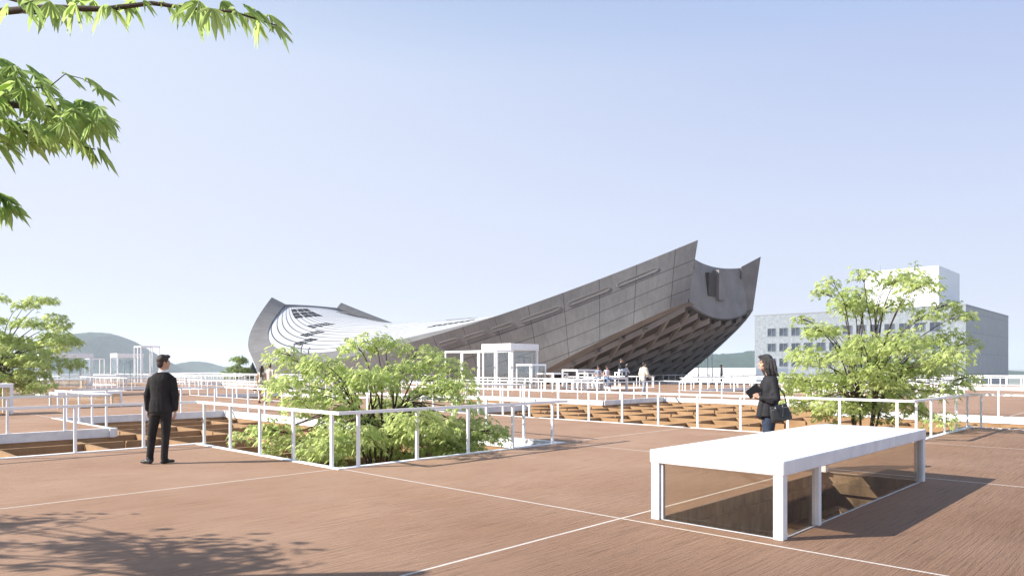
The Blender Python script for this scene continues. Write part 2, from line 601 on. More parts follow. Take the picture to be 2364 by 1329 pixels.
# white edge curbs + pit walls
curb, pit = MB(), MB()
DEPTH = -1.05
for (i, j) in sorted(HOLES):
    x0, x1, y0, y1 = i * GRD, (i + 1) * GRD, j * GRD, (j + 1) * GRD
    pit.add([(x0, y0, DEPTH), (x1, y0, DEPTH), (x1, y1, DEPTH), (x0, y1, DEPTH)], [(0, 1, 2, 3)])
    if (i - 1, j) in SOLID:
        curb.box(x0 - 0.10, x0 + 0.02, y0 - 0.1, y1 + 0.1, -0.215, 0.012)
        pit.add([(x0, y0, DEPTH), (x0, y1, DEPTH), (x0, y1, -0.21), (x0, y0, -0.21)], [(0, 1, 2, 3)])
    if (i + 1, j) in SOLID:
        curb.box(x1 - 0.02, x1 + 0.10, y0 - 0.1, y1 + 0.1, -0.215, 0.012)
        pit.add([(x1, y0, DEPTH), (x1, y0, -0.21), (x1, y1, -0.21), (x1, y1, DEPTH)], [(0, 1, 2, 3)])
    if (i, j - 1) in SOLID:
        curb.box(x0 - 0.098, x1 + 0.098, y0 - 0.102, y0 + 0.022, -0.212, 0.0145)
        pit.add([(x0, y0, DEPTH), (x0, y0, -0.21), (x1, y0, -0.21), (x1, y0, DEPTH)], [(0, 1, 2, 3)])
    if (i, j + 1) in SOLID:
        curb.box(x0 - 0.098, x1 + 0.098, y1 - 0.022, y1 + 0.102, -0.212, 0.0145)
        pit.add([(x0, y1, DEPTH), (x1, y1, DEPTH), (x1, y1, -0.21), (x0, y1, -0.21)], [(0, 1, 2, 3)])
    if (i, j) == (0, 7):
        continue
    for k in range(3):
        o = (k + 0.5) * GRD / 3
        pit.box(x0 + 0.03, x1 - 0.03, y0 + o - 0.05, y0 + o + 0.05, DEPTH - 0.1, -0.26)
        pit.box(x0 + o - 0.052, x0 + o + 0.052, y0 + 0.032, y1 - 0.032, DEPTH - 0.1, -0.264)
for o in (curb.build('curb', M['whitecon']), pit.build('pit', M['pit'])):
    structure(o)
    o.location = deck_root_loc
    o.rotation_euler = (0, 0, ANG)
# deck rim (outer edge fascia)
rim = MB()
for (i, j) in CELLS:
    x0, x1, y0, y1 = i * GRD, (i + 1) * GRD, j * GRD, (j + 1) * GRD
    if (i + 1, j) not in CELLS:
        rim.box(x1 - 0.15, x1 + 0.1, y0, y1, -1.6, 0.09)
    if (i, j + 1) not in CELLS:
        rim.box(x0, x1, y1 - 0.15, y1 + 0.1, -1.6, 0.087)
o = structure(rim.build('deck_edge', M['whitecon']))
o.location = deck_root_loc
o.rotation_euler = (0, 0, ANG)

# opening under the front canopy
m = MB()
a0, a1, b0, b1 = [q * GRD for q in FB]
zb = -0.58
m.add([(a0, b0, zb), (a1, b0, zb), (a1, b1, zb), (a0, b1, zb)], [(0, 1, 2, 3)])
for k in range(10):      # faceted floor blocks seen at the bottom
    cx, cy = a0 + 0.55 + (k // 2) * 0.92, (b0 + b1) / 2 + (0.31 if k % 2 else -0.33)
    m.add([(cx - 0.36, cy - 0.28, zb + 0.002), (cx + 0.36, cy - 0.28, zb + 0.002), (cx + 0.36, cy + 0.28, zb + 0.002), (cx - 0.36, cy + 0.28, zb + 0.002), (cx, cy, zb + 0.17)],
          [(0, 1, 4), (1, 2, 4), (2, 3, 4), (3, 0, 4)])
m.add([(a0, b0, zb), (a0, b1, zb), (a0, b1, -0.002), (a0, b0, -0.002)], [(0, 1, 2, 3)])
m.add([(a1, b0, zb), (a1, b1, zb), (a1, b1, -0.002), (a1, b0, -0.002)], [(3, 2, 1, 0)])
m.add([(a0, b0, zb), (a1, b0, zb), (a1, b0, -0.002), (a0, b0, -0.002)], [(3, 2, 1, 0)])
m.add([(a0, b1, zb), (a1, b1, zb), (a1, b1, -0.002), (a0, b1, -0.002)], [(0, 1, 2, 3)])
m.box(a0 + 0.01, a1 - 0.01, b1 - 0.06, b1 - 0.003, -0.3, -0.16)
m.box(a1 - 0.07, a1 - 0.003, b0 + 0.01, b1 - 0.07, -0.3, -0.16)
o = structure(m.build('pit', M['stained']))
o.location = deck_root_loc
o.rotation_euler = (0, 0, ANG)

# ------------------------------------------------------------------ fences
RAIL = 0.893


def fence(path, label, group=None, off=0.35, step=1.187, thin=1.0, mat='white', cat='railing', inset=0.05):
    pts = [W(i, j) for i, j in path]
    root = thing('railing', label, cat, pts[0], 0, group)
    loc = [p - pts[0] for p in pts]
    w, h = 0.058 * thin, 0.05 * thin
    # mitred hand rail along the whole path
    n = len(loc)
    mb = MB()
    rings = []
    for k in range(n):
        d0 = (loc[k] - loc[k - 1]).normalized() if k else None
        d1 = (loc[k + 1] - loc[k]).normalized() if k < n - 1 else None
        if d0 is None:
            nn = Vector((d1.y, -d1.x, 0))
        elif d1 is None:
            nn = Vector((d0.y, -d0.x, 0))
        else:
            n0, n1 = Vector((d0.y, -d0.x, 0)), Vector((d1.y, -d1.x, 0))
            nn = (n0 + n1) / max(0.3, 1 + n0.dot(n1))
        c = loc[k] + Vector((0, 0, RAIL - h / 2))
        rings.append([c + nn * (w / 2) + Vector((0, 0, -h / 2)), c - nn * (w / 2) + Vector((0, 0, -h / 2)), c - nn * (w / 2) + Vector((0, 0, h / 2)), c + nn * (w / 2) + Vector((0, 0, h / 2))])
    vs = [q for r in rings for q in r]
    fs = [(3, 2, 1, 0), tuple(4 * (n - 1) + q for q in range(4))]
    for k in range(n - 1):
        for q in range(4):
            fs.append((4 * k + q, 4 * k + (q + 1) % 4, 4 * (k + 1) + (q + 1) % 4, 4 * (k + 1) + q))
    mb.add(vs, fs)
    mb.build('handrail', M[mat], root)
    pw = 0.05 * thin
    pm = MB().box(-pw / 2, pw / 2, -pw * 0.42, pw * 0.42, 0.0, RAIL - h + 0.002).mesh('post')
    pm.materials.append(M[mat])
    cnt = 0
    for k in range(n - 1):
        d = loc[k + 1] - loc[k]
        L = d.length
        s = off
        while s < L - 0.04 and cnt < 98:
            o = bpy.data.objects.new('post', pm)
            COL.objects.link(o)
            o.parent = root
            o.location = loc[k] + d * (s / L)
            o.rotation_euler = (0, 0, math.atan2(d.y, d.x))
            s += step
            cnt += 1
    return root


e = 0.008
fence([(-3.4, 1 - e), (-e, 1 - e), (-e, -e), (1.04, -e)], 'white railing turning the foreground corner in front of the middle maple')
fence([(1 + e, 0.13), (1 + e, 3 + e), (0.08, 3 + e)], 'white railing along the far side of the middle maple pit')
fence([(-3.4, 2 + e), (-e, 2 + e), (-e, 2.97)], 'white railing on the raised slab corner at left behind the suited man')
fence([(2 - e, 2.45), (2 - e, -1 - e), (3 - e, -1 - e), (3 - e, -4.4)], 'white railing behind the woman with the bag, cornering by the right maple', off=0.25)
fence([(4 + e, -4.6), (4 + e, -0.03), (5 + e, -0.03), (5 + e, 2 + e), (4 + e, 2 + e), (4 + e, 4 + e), (3 - e, 4 + e)], 'long stepped white railing on the far edge of the ochre coffered pit')
fence([(3 - e, 3.9), (3 - e, 2 + e), (2.12, 2 + e)], 'white railing on the inner corner of the coffered pit left of its stepped far edge')
fence([(3 + e, 4.1), (3 + e, 6 + e), (2.05, 6 + e)], 'white railing beyond the woman in the floral dress')
fence([(2 - e, 6.1), (2 - e, 4 - e), (2.92, 4 - e)], 'white railing just behind the legs of the woman in the floral dress')
PITS = ['the pit by the cream jacket man', 'the pit under the gymnasium prow', 'the far pit before the office block', 'the pit behind the middle maple',
        'the pit by the left gymnasium curve', 'the pit farther left of the floral dress', 'the pit below the tall open frame', None, 'the pit nearest the wooded hill', 'the pit beyond the right maple', 'the small pit behind the white tables']
for (i0, j0, i1, j1), where in zip(FAR_HOLES[1:], PITS):
    if where is None:
        continue
    fence([(i0 - e, j1 - 0.03), (i0 - e, j0 - e), (i1 - 0.03, j0 - e)], 'white railing on the near edges of ' + where, 'railings around the distant pits', off=0.3)
    fence([(i0 + 0.03, j1 + e), (i1 + e, j1 + e), (i1 + e, j0 + 0.03)], 'white railing on the far edges of ' + where, 'railings around the distant pits', off=0.3)
fence([(5.97, 16.5), (5.97, 10.5)], 'far white railing on the deck rim left of the gymnasium', off=0.6)
fence([(5.97, 10.4), (5.97, 10.03), (6.97, 10.03), (6.97, 8.03), (7.97, 8.03), (7.97, 7.03), (9.97, 7.03)], 'grey white stepped railing on the deck rim under the near wall of the gymnasium', off=0.5)
fence([(9.97, 6.97), (9.97, 5.03), (10.97, 5.03), (10.97, 3.03), (12.97, 3.03)], 'thin grey railing on the deck rim below the gymnasium prow', off=0.5, mat='steel')
fence([(12.97, 2.97), (12.97, -6)], 'thin white railing on the far rim in front of the grey office block', off=0.5)
fence([(1.0, 16.95), (5.95, 16.95)], 'far white railing along the left rim below the wooded hill', off=0.5)
fence([(8.0, 3.4), (10.9, 3.4)], 'short white railing receding beside the man in the cream jacket', off=0.4)
fence([(5.4, 3.05), (5.4, 5.2)], 'white railing standing between the cream jacket man and the bench with two women', off=0.4)
fence([(9.0, -1.6), (12.9, -1.6)], 'white railing running away towards the right edge of the office block', off=0.4)


# ------------------------------------------------------------------ canopies, frames, benches (boxes on legs)
def stand(name, label, cat, loc, LA, WB, H, slab=0.12, leg=0.07, legs=None, glass=None, group=None, mat='white', over=0.0, parts=('top', 'leg', 'glass_pane'), z0=0.0, open_top=False, gsides='ABCD'):
    root = thing(name, label, cat, loc, ANG, group)
    if open_top:
        t = MB()
        w = leg * 0.95
        t.box(0, LA, 0, w, H - slab, H).box(0, LA, WB - w, WB, H - slab, H).box(0, w, w, WB - w, H - slab, H - 0.002).box(LA - w, LA, w, WB - w, H - slab, H - 0.002)
        t.build(parts[0], M[mat], root)
    else:
        MB().bbox(-over, LA + over, -over, WB + over, H - slab, H, 0.006).build(parts[0], M[mat], root)
    if legs is None:
        legs = [(0, 0), (LA - leg, 0), (0, WB - leg), (LA - leg, WB - leg)]
    for (x, y) in legs:
        MB().box(0.004, leg - 0.004, 0.004, leg - 0.004, z0, H - slab + 0.001).build(parts[1], M[mat], root).location = (x, y, 0)
    if glass:
        g0, zt_ = 0.012, H - slab
        for sd, (xa, ya, xb, yb) in {'A': (leg, leg * 0.4, LA - leg, leg * 0.4 + g0), 'C': (leg, WB - leg * 0.4 - g0, LA - leg, WB - leg * 0.4), 'B': (leg * 0.4, leg, leg * 0.4 + g0, WB - leg), 'D': (LA - leg * 0.4 - g0, leg, LA - leg * 0.4, WB - leg)}.items():
            if sd in gsides:
                MB().box(xa, xb, ya, yb, z0, zt_ - 0.002).build((list(parts) + ['glass_pane'])[2], M[glass], root)
    return root


# front canopy over the stair opening
LA, WB, H = 0.895 * GRD, 0.268 * GRD, 0.725
root = thing('skylight_canopy', 'large white concrete canopy with glass sides low over the dark opening at front right', 'skylight', W(0.035, -1.312), ANG)
MB().bbox(0, LA, 0, WB, H - 0.135, H, 0.008).build('roof_slab', M['whitecon'], root)
lg = 0.095
for (x, y) in [(0.01, 0.01), (0.01, WB - lg - 0.01), (LA - lg - 0.01, 0.01), (LA - lg - 0.01, WB - lg - 0.01), (0.87, 0.012)]:
    lw = lg if x != 0.87 else 0.07
    MB().bbox(x, x + lw, y, y + lw, 0.0, H - 0.134, 0.005).build('leg', M['whitecon'], root)
for (xa, ya, xb, yb) in [(0.05, lg + 0.03, 0.062, WB - lg - 0.03), (LA - 0.062, lg + 0.03, LA - 0.05, WB - lg - 0.03), (0.97, 0.05, LA - lg - 0.06, 0.062), (lg + 0.02, 0.05, 0.865, 0.062), (lg + 0.03, WB - 0.062, LA - lg - 0.03, WB - 0.05)]:
    MB().box(xa, xb, ya, yb, 0.006, H - 0.137).build('glass_pane', M['glass'], root)
for bx in ((0.035, 0.075, WB - lg - 0.045, WB - lg - 0.012), (LA - lg - 0.045, LA - lg - 0.016, 0.03, 0.075), (LA - 0.075, LA - 0.03, lg + 0.012, lg + 0.04)):
    MB().box(*bx, 0.004, H - 0.138).build('pane_frame', M['steel'], root)
for bx in ((0.11, LA - 0.11, 0.035, 0.049), (0.035, 0.049, 0.11, WB - 0.11), (LA - 0.049, LA - 0.035, 0.11, WB - 0.11)):
    MB().box(*bx, 0.003, 0.010).build('sill', M['steel'], root)

# smaller canopies and tables at left
stand('skylight_canopy', 'low white canopy with glass sides on the slab beyond the left railing corner', 'skylight', W(0.28, 4.12), 2.3, 1.2, 0.62, 0.1, 0.08, glass='glass')
stand('skylight_canopy', 'white portal shaped canopy cut by the left edge of the picture', 'skylight', W(-0.51, 3.66), 2.3, 1.2, 1.03, 0.13, 0.10, glass='glass')
stand('skylight_canopy', 'distant low pale canopy on legs right of the left maple', 'skylight', W(1.42, 9.5), 2.9, 1.4, 0.74, 0.12, 0.09, glass='glass')
P4 = (W(6.30, 5.36))


def pavilion(label, loc, LA, WB, H, slab, leg, cat='pavilion', glass='glassblue', door=True, name='glass_pavilion'):
    r = stand(name, label, cat, loc, LA, WB, H, slab, leg, glass=glass, over=0.03, parts=('roof_slab', 'column', 'glass_wall'))
    if door:
        f = MB()
        x0, x1 = LA * 0.28, LA * 0.72
        for x in (x0, (x0 + x1) / 2, x1):
            f.box(x - 0.02, x + 0.02, leg * 0.4 - 0.03, leg * 0.4 - 0.003, 0.0, H * 0.68)
        f.box(x0, x1, leg * 0.4 - 0.03, leg * 0.4 - 0.004, H * 0.68, H * 0.68 + 0.05)
        f.build('door_frame', M['frame'], r)
    return r


pavilion('tall white roofed glass pavilion in front of the gymnasium wall', P4, 3.2, 3.2, 3.45, 0.52, 0.17)
stand('pergola_frame', 'open white frame with slim posts joined to the left of the glass pavilion', 'frame', Vector((-1.05, 50.0, 0)), 1.7, 5.6, 2.82, 0.13, 0.11, legs=[(0, 0), (1.59, 0), (0, 5.49), (1.59, 5.49), (0, 3.6), (1.59, 3.6), (0, 1.8), (1.59, 1.8)], parts=('beam_frame', 'post'), open_top=True)
stand('pergola_frame', 'small low white frame below the right corner of the glass pavilion', 'frame', Vector((1.45, 52.0, 0)), 1.6, 1.6, 1.84, 0.13, 0.11, parts=('beam_frame', 'post'), glass='glassblue')
stand('white_table', 'white high table between the pavilion and the seated women', 'table', Vector((2.95, 51.0, 0)), 1.7, 1.7, 1.19, 0.11, 0.13, parts=('table_top', 'leg'))
stand('white_table', 'long white table with the highest top behind the two seated women', 'table', Vector((5.5, 60.0, 0)), 3.2, 1.7, 1.42, 0.16, 0.14, parts=('table_top', 'leg'))
stand('white_table', 'low white table partly hidden behind the two seated women', 'table', Vector((5.65, 53.0, 0)), 1.9, 1.0, 1.20, 0.10, 0.11, parts=('table_top', 'leg'))
GB = Vector((4.05, 47.2, 0))
stand('bench', 'wide white bench on thick legs that two women sit on', 'bench', GB, 3.3, 2.6, 0.76, 0.11, 0.16, parts=('seat', 'leg'), legs=[(0, 0), (1.3, 0), (3.14, 0), (0, 2.44), (3.14, 2.44), (1.3, 2.44)])
PL = Vector((6.55, 47.6, 0))
stand('platform_table', 'broad white platform under the feet of the man who reads', 'platform', PL, 2.1, 2.2, 0.93, 0.16, 0.15, parts=('table_top', 'leg'))
ST = Vector((7.35, 48.75, 0.93))
stand('stool', 'small white box stool on the platform under the reading man', 'stool', ST, 0.42, 0.42, 0.34, 0.08, 0.07, parts=('seat', 'leg'))
# far left pavilions and frames
stand('pergola_frame', 'thin open white frame leftmost before the wooded hill', 'frame', Vector((-44.2, 74.5, 0)), 1.5, 1.6, 2.55, 0.12, 0.09, parts=('beam_frame', 'post'), open_top=True)
pavilion('pale glass pavilion standing before the wooded hill', Vector((-42.1, 76.0, 0)), 2.6, 2.2, 3.1, 0.45, 0.12)
stand('pergola_frame', 'tallest thin open white frame right of the pale glass pavilion by the hill', 'frame', Vector((-38.8, 74.5, 0)), 1.9, 2.1, 3.85, 0.14, 0.09, parts=('beam_frame', 'post'), open_top=True, legs=[(0, 0), (1.81, 0), (0, 2.01), (1.81, 2.01), (0.9, 0), (0, 1.0)])
pavilion('glass pavilion half hidden behind the left maple', Vector((-39.3, 60.0, 0)), 3.6, 3.4, 2.8, 0.4, 0.13)

# ------------------------------------------------------------------ gymnasium
GP = [-6.7139, 94.6493, 38.1292, 6.5724, 25.6915, 13.0, 1.7783, 1.7921, 1.8881, -0.0129]
gy = thing('gymnasium', 'boat shaped concrete gymnasium with upswept prows and white seamed roof', 'gymnasium', (GP[0], GP[1], 0), math.atan2(*(math.cos(TH + GP[9]), math.sin(TH + GP[9]))) if False else 0)
t2 = TH + GP[9]
UX, VX = Vector((-math.cos(t2), math.sin(t2), 0)), Vector((math.sin(t2), math.cos(t2), 0))
gL = GP[2]


def gw(u):
    return GP[4] - (GP[4] - GP[3]) * (abs(u) / gL) ** GP[7]


def gz(u):
    return GP[6] + (GP[5] - GP[6]) * (abs(u) / gL) ** GP[8]


def gp(u, v, z):
    return UX * u + VX * v + Vector((0, 0, z))


def gto(u, s):
    return gp(u, s * gw(u), gz(u))


def gti(u):
    t = abs(u) / gL
    return gw(u) - (3.2 - 1.5 * t), gz(u) + 1.4 - 2.5 * t * t


def gzb(u):
    return max(-7.0, 7.49 - (37.2 - abs(u)) * 0.568)


def gins(u):
    return float(np.interp(abs(u), [0, 20, 26, 30, 34, 36, 37.3, 38.2], [5.5, 3.6, 2.0, 1.0, 0.35, 0.3, 0.7, 0.7]))


def gbo(u, s, d=0.0):
    return gp(u, s * (gw(u) - gins(u) - d), gzb(u))


def gridmesh(name, rows, mat, uvs=None, parent=gy, smooth=True):
    nr, nc = len(rows), len(rows[0])
    me = bpy.data.meshes.new(name)
    me.from_pydata([q for r in rows for q in r], [], [(a * nc + b, a * nc + b + 1, (a + 1) * nc + b + 1, (a + 1) * nc + b) for a in range(nr - 1) for b in range(nc - 1)])
    if uvs:
        uv = me.uv_layers.new(name='UVMap')
        flat = [q for r in uvs for q in r]
        for lp in me.loops:
            uv.data[lp.index].uv = flat[lp.vertex_index]
    if smooth:
        me.polygons.foreach_set('use_smooth', [True] * len(me.polygons))
    return link(name, me, mat, parent)


NU = 97
us = np.linspace(-gL, gL, NU)
UB = 0.976
for s in (-1, 1):
    rows, uvs = [], []
    for k in range(15):
        f = k / 14
        r, q = [], []
        for u in us:
            a = gto(u, s)
            b = gbo(u * UB, s)
            p = a.lerp(b, f)
            # gentle outward belly
            r.append(p)
            q.append((u + 0.12 * (b - a).length * f * (1 if u > 0 else -1) * -0.6, (b - a).length * f))
        rows.append(r)
        uvs.append(q)
    gridmesh('side_beam', rows, M['con'], uvs)
    # top face of the beam, inner edge, inner face
    rows = []
    for kk in range(3):
        r = []
        for u in us:
            v, z = gti(u)
            if kk == 0:
                r.append(gto(u, s))
            elif kk == 1:
                r.append(gp(u * 0.966, s * v, z))
            else:
                r.append(gp(u * 0.966, s * (v - 0.05), z - 1.2))
        rows.append(r)
    top = gridmesh('beam_top', rows, M['contop'], smooth=False)
    # end faces (prow sections)
    for en in (-1, 1):
        u = en * gL
        v, z = gti(u)
        uo = u * UB
        pts = [gto(u, s), gp(u * 0.966, s * v, z), gp(u * 0.95, s * (v - 0.15), z - 1.3), gp(uo * 0.968, s * (gw(uo) - gins(uo) - 1.5), gzb(uo) - 0.1), gbo(uo, s)]
        pts = [p + UX * (en * 0.0) for p in pts]
        mm = MB()
        mm.add(pts, [(0, 1, 2, 3, 4)])
        mm.build('prow_end', M['congrey'], gy)
    # soffit strip closing the bottom of the beam
    rows = [[gbo(u * UB, s) for u in us], [gp(u * UB, s * (gw(u * UB) - gins(u * UB) - 1.4), gzb(u * UB) - 0.13) for u in us]]
    gridmesh('beam_soffit', rows, M['congrey'])

# long recessed slots in the near beam, and its far twin
SL = [(-36.1, -33.0, 1.25), (-33.4, -30.2, 1.25), (-30.6, -27.6, 1.2), (-27.6, -24.6, 1.15), (-24.0, -22.4, 1.05), (-21.9, -20.5, 0.95), (-20.0, -18.7, 0.85)]
SL = [(-35.4, -32.9, 1.2), (-32.0, -29.3, 1.2), (-28.3, -25.6, 1.2), (-24.6, -23.2, 1.15), (-22.3, -20.9, 1.1), (-20.0, -18.7, 1.0)]


def face_pt(u, d, out):
    a, b = gto(u, -1), gbo(u * UB, -1)
    n = (gto(u + 0.2, -1) - gto(u - 0.2, -1)).cross(b - a).normalized()
    if n.y > 0:
        n = -n
    return a + (b - a).normalized() * d + n * out


for (u0, u1, d) in SL:
    h = 0.20
    outl = []
    for t in np.linspace(0, 1, 9):
        outl.append((u0 + (u1 - u0) * t, d - h))
    for t in np.linspace(-90, 90, 7)[1:-1]:
        outl.append((u1 + math.cos(R(t)) * 0.22, d + math.sin(R(t)) * h))
    for t in np.linspace(1, 0, 9):
        outl.append((u0 + (u1 - u0) * t, d + h))
    for t in np.linspace(90, 270, 7)[1:-1]:
        outl.append((u0 + math.cos(R(t)) * 0.22, d + math.sin(R(t)) * h))
    n = len(outl)
    cu, cd = (u0 + u1) / 2, d
    inner = [(cu + (a - cu) * (1 - 0.10 / (u1 - u0 + 0.44)), cd + (b - cd) * 0.74) for a, b in outl]
    mm = MB()
    mm.add([face_pt(a, b, 0.0) for a, b in outl] + [face_pt(a, b, 0.05) for a, b in outl] + [face_pt(a, b, 0.05) for a, b in inner] + [face_pt(a, b, 0.0) for a, b in inner],
           [(k + w * n, (k + 1) % n + w * n, (k + 1) % n + (w + 1) * n, k + (w + 1) * n) for w in range(3) for k in range(n)])
    sl = mm.build('slot', M['slotrim'], gy)
    mm = MB()
    mm.add([face_pt(a, b, 0.02) for a, b in inner], [tuple(range(n))])
    mm.build('slot_recess', M['congrey'], sl)


# roof
def roofp(u, s, dz=0.0):
    v, ze = gti(u)
    zr = 7.7 + (4.5 if u > 0 else 2.2) * (abs(u) / gL) ** 2.5
    return gp(u, s * (v + 0.05), ze - 0.06 + (zr - ze + 0.06) * (1 - s * s) + dz)


UR = np.linspace(-35.5, 36.6, 90)
SR = np.linspace(-1, 1, 49)
gridmesh('roof', [[roofp(u, s) for u in UR] for s in SR], M['roof'], [[(u, s) for u in UR] for s in SR])


def roof_panels(ulist, slist, du, ds):
    mm = MB()
    for u in ulist:
        for s in slist:
            a, b, c, d = [(u - du / 2, s - ds / 2), (u + du / 2, s - ds / 2), (u + du / 2, s + ds / 2), (u - du / 2, s + ds / 2)]
            q = [roofp(*p, 0.05) for p in (a, b, c, d)] + [roofp(*p, 0.0) for p in (a, b, c, d)]
            mm.add(q, [(0, 1, 2, 3), (4, 5, 1, 0), (5, 6, 2, 1), (6, 7, 3, 2), (7, 4, 0, 3)])
    mm.build('roof_window', M['darkglass'], gy)


roof_panels([33.6, 31.0, 28.6], [-0.60, -0.47, -0.34], 1.9, 0.105)
roof_panels([33.0, 30.6], [0.40, 0.58], 1.9, 0.13)
roof_panels([19.2, 17.4], [-0.62, -0.57, -0.52, -0.47], 1.2, 0.035)
roof_panels([13.0, 11.4], [-0.78, -0.745, -0.71, -0.675], 1.1, 0.024)
roof_panels([8.4, 7.0], [-0.90, -0.87, -0.84, -0.81], 1.0, 0.020)
roof_panels([-11.0, -12.4, -13.8, -15.2], [-0.66, -0.70], 0.8, 0.02)
roof_panels([-5.0, -6.5, -8.0], [-0.25, -0.3], 0.8, 0.02)

# end walls (slightly curved) with the door box on the right one
for en in (-1, 1):
    rows = []
    for k in range(17):
        s = -1 + k / 8
        r = []
        for f in np.linspace(0, 1, 7):
            u0 = en * (36.75 - 0.45 * (1 - s * s))
            u1 = en * 36.95
            v0, z0 = gti(37.0)
            zt_ = z0 + 0.50 - 0.50 * (1 - s * s)
            if en > 0:
                zt_ = z0 + 0.4 + 0.1 * (1 - s * s)
            v1 = gw(36.95) - gins(36.95) - 1.0
            zb_ = gzb(36.95) - 0.12 - 0.97 * (1 - s * s)
            r.append(gp(u0 + (u1 - u0) * f, s * (v0 + (v1 - v0) * f), zt_ + (zb_ - zt_) * f))
        rows.append(r)
    gridmesh('end_wall', rows, M['congrey'])
mm = MB()


def wallp(s, z, out):
    f = (11.9 - z) / 5.4
    u = -((36.75 - 0.45 * (1 - s * s)) * (1 - f) + 36.95 * f) - out + 0.02
    return gp(u, s * (gw(36.6) - 1.2), z)


def wall_box(name, s0, s1, z0, z1, out, mat, rec=None):
    q = [wallp(s0, z0, 0), wallp(s1, z0, 0), wallp(s1, z1, 0), wallp(s0, z1, 0), wallp(s0, z0, out), wallp(s1, z0, out), wallp(s1, z0, out) + Vector((0, 0, z1 - z0)), wallp(s0, z0, out) + Vector((0, 0, z1 - z0))]
    b = MB()
    b.add(q, [(4, 5, 6, 7), (0, 1, 5, 4), (1, 2, 6, 5), (2, 3, 7, 6), (3, 0, 4, 7)])
    return b.build(name, mat, gy)


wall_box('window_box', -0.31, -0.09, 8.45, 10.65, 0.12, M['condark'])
wall_box('door_leaf', -0.06, 0.05, 8.15, 11.05, 0.30, M['congrey'])
wall_box('door_leaf', 0.055, 0.16, 8.2, 11.0, 0.22, M['congrey'])

# coffered underside
NUu = np.linspace(-37.0, -18.0, 40)


def undp(u, v, dz=0.0):
    w_ = gw(u) - gins(u) - 1.2
    s = max(-1, min(1, v / w_))
    return gp(u, v, gzb(u) - 0.1 - 0.95 * (1 - s * s) + dz)


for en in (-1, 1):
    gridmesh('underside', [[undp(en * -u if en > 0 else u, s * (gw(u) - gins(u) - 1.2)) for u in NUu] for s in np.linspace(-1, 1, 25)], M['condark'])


def rib_family(sl, en):
    for c in np.arange(-60, 60, 2.3):
        seg = []
        for u in np.arange(-36.7, -19.0, 0.4):
            v = sl * (u + 28) + c
            w_ = gw(u) - gins(u) - 1.0
            if abs(v) < w_:
                seg.append((u, v))
        if len(seg) < 3:
            continue
        b = MB()
        for k in range(len(seg) - 1):
            p, q = seg[k], seg[k + 1]
            P = undp(p[0] * (-en if en > 0 else 1), p[1], 0.1)
            Q = undp(q[0] * (-en if en > 0 else 1), q[1], 0.1)
            d = (Q - P)
            r = d.cross(Vector((0, 0, 1))).normalized() * 0.12
            dn = Vector((0, 0, -0.52))
            b.add([P - r * 2.2, P + r * 2.2, P + r + dn, P - r + dn, Q - r * 2.2, Q + r * 2.2, Q + r + dn, Q - r + dn],
                  [(0, 1, 5, 4), (1, 2, 6, 5), (2, 3, 7, 6), (3, 0, 4, 7)])
        b.build('coffer_rib', M['congrey'], gy)


for en in (-1, 1):
    for sl in (0.62, -0.62):
        rib_family(sl, en)
# lower hull down to the ground, and the sloping buttress at the far left end
rows = []
for s in (-1, 1):
    rows = [[gp(u, s * (gw(u) - gins(u)), gzb(u)) for u in np.linspace(-24, 24, 30)], [gp(u, s * (gw(u) - gins(u) - 1), -9) for u in np.linspace(-24, 24, 30)]]
    gridmesh('hull_wall', rows, M['congrey'])
b = MB()
p0 = gp(27, -8, 2.2)
b.add([gp(25, -19.5, -9), gp(33, -19.5, -9), gp(27.0, -15.5, 2.4), gp(24, -12, -9), gp(33, -12, -9)], [(0, 1, 2), (1, 4, 2), (4, 3, 2), (3, 0, 2)])
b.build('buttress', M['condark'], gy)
for k in range(3):
    b = MB()
    b.tube([gp(3.0 - k * 1.5, -gti(3)[0] - 0.4, gz(3) + 0.6), gp(3.0 - k * 1.5, -gti(3)[0] - 0.4, gz(3) + 2.2 - 0.3 * k), gp(3.2 - k * 1.5, -gti(3)[0] - 0.1, gz(3) + 2.5 - 0.3 * k)], [0.09, 0.09, 0.09])
    b.build('vent_pipe', M['frame'], gy)

# ------------------------------------------------------------------ office block at right
OB = Vector((87.9, 138.0, 0))
ob = thing('office_building', 'pale four storey office block with small square windows behind the right maple', 'building', OB, ANG)
WA, WBo = 43.6, 42.7
HT = CAM_H + 145 / 1644.6 * 138
b = MB()
b.box(0, WA, 0, WBo, -9, HT)
body = b.build('wall', [M['officelit'], M['officeshade']], ob)
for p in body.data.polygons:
    p.material_index = 0 if abs(p.normal.x) > 0.5 else 1  # sun and shade sides each take their own toned copy of the render
j = MB()
for z in (HT - 1.35, HT - 5.2, HT - 9.4, HT - 13.4):
    j.box(-0.02, WA + 0.02, -0.02, WBo + 0.02, z - 0.05, z + 0.05)
j.box(-0.05, WA + 0.05, -0.05, WBo + 0.05, HT - 0.12, HT + 0.12)
j.build('wall_joints', M['frame'], ob)
wi = MB().box(-0.10, 0.0, -0.95, 0.95, -0.9, 0.9).mesh('window_frame')
wf = MB()
wf.box(-0.09, 0.0, -1.0, -0.93, -0.95, 0.95).box(-0.09, 0, 0.93, 1.0, -0.95, 0.95).box(-0.09, 0, -0.93, 0.93, -0.95, -0.88).box(-0.09, 0, -0.93, 0.93, 0.88, 0.95).box(-0.088, 0, -0.03, 0.03, -0.88, 0.88)
wfm = wf.mesh('window_frame')
wfm.materials.append(M['frame'])
wg = MB()
wg.add([(-0.03, -0.93, -0.88), (-0.03, 0.93, -0.88), (-0.03, 0.93, 0.88), (-0.03, -0.93, 0.88)], [(3, 2, 1, 0)])
wgm = wg.mesh('pane')
wgm.materials.append(M['window'])
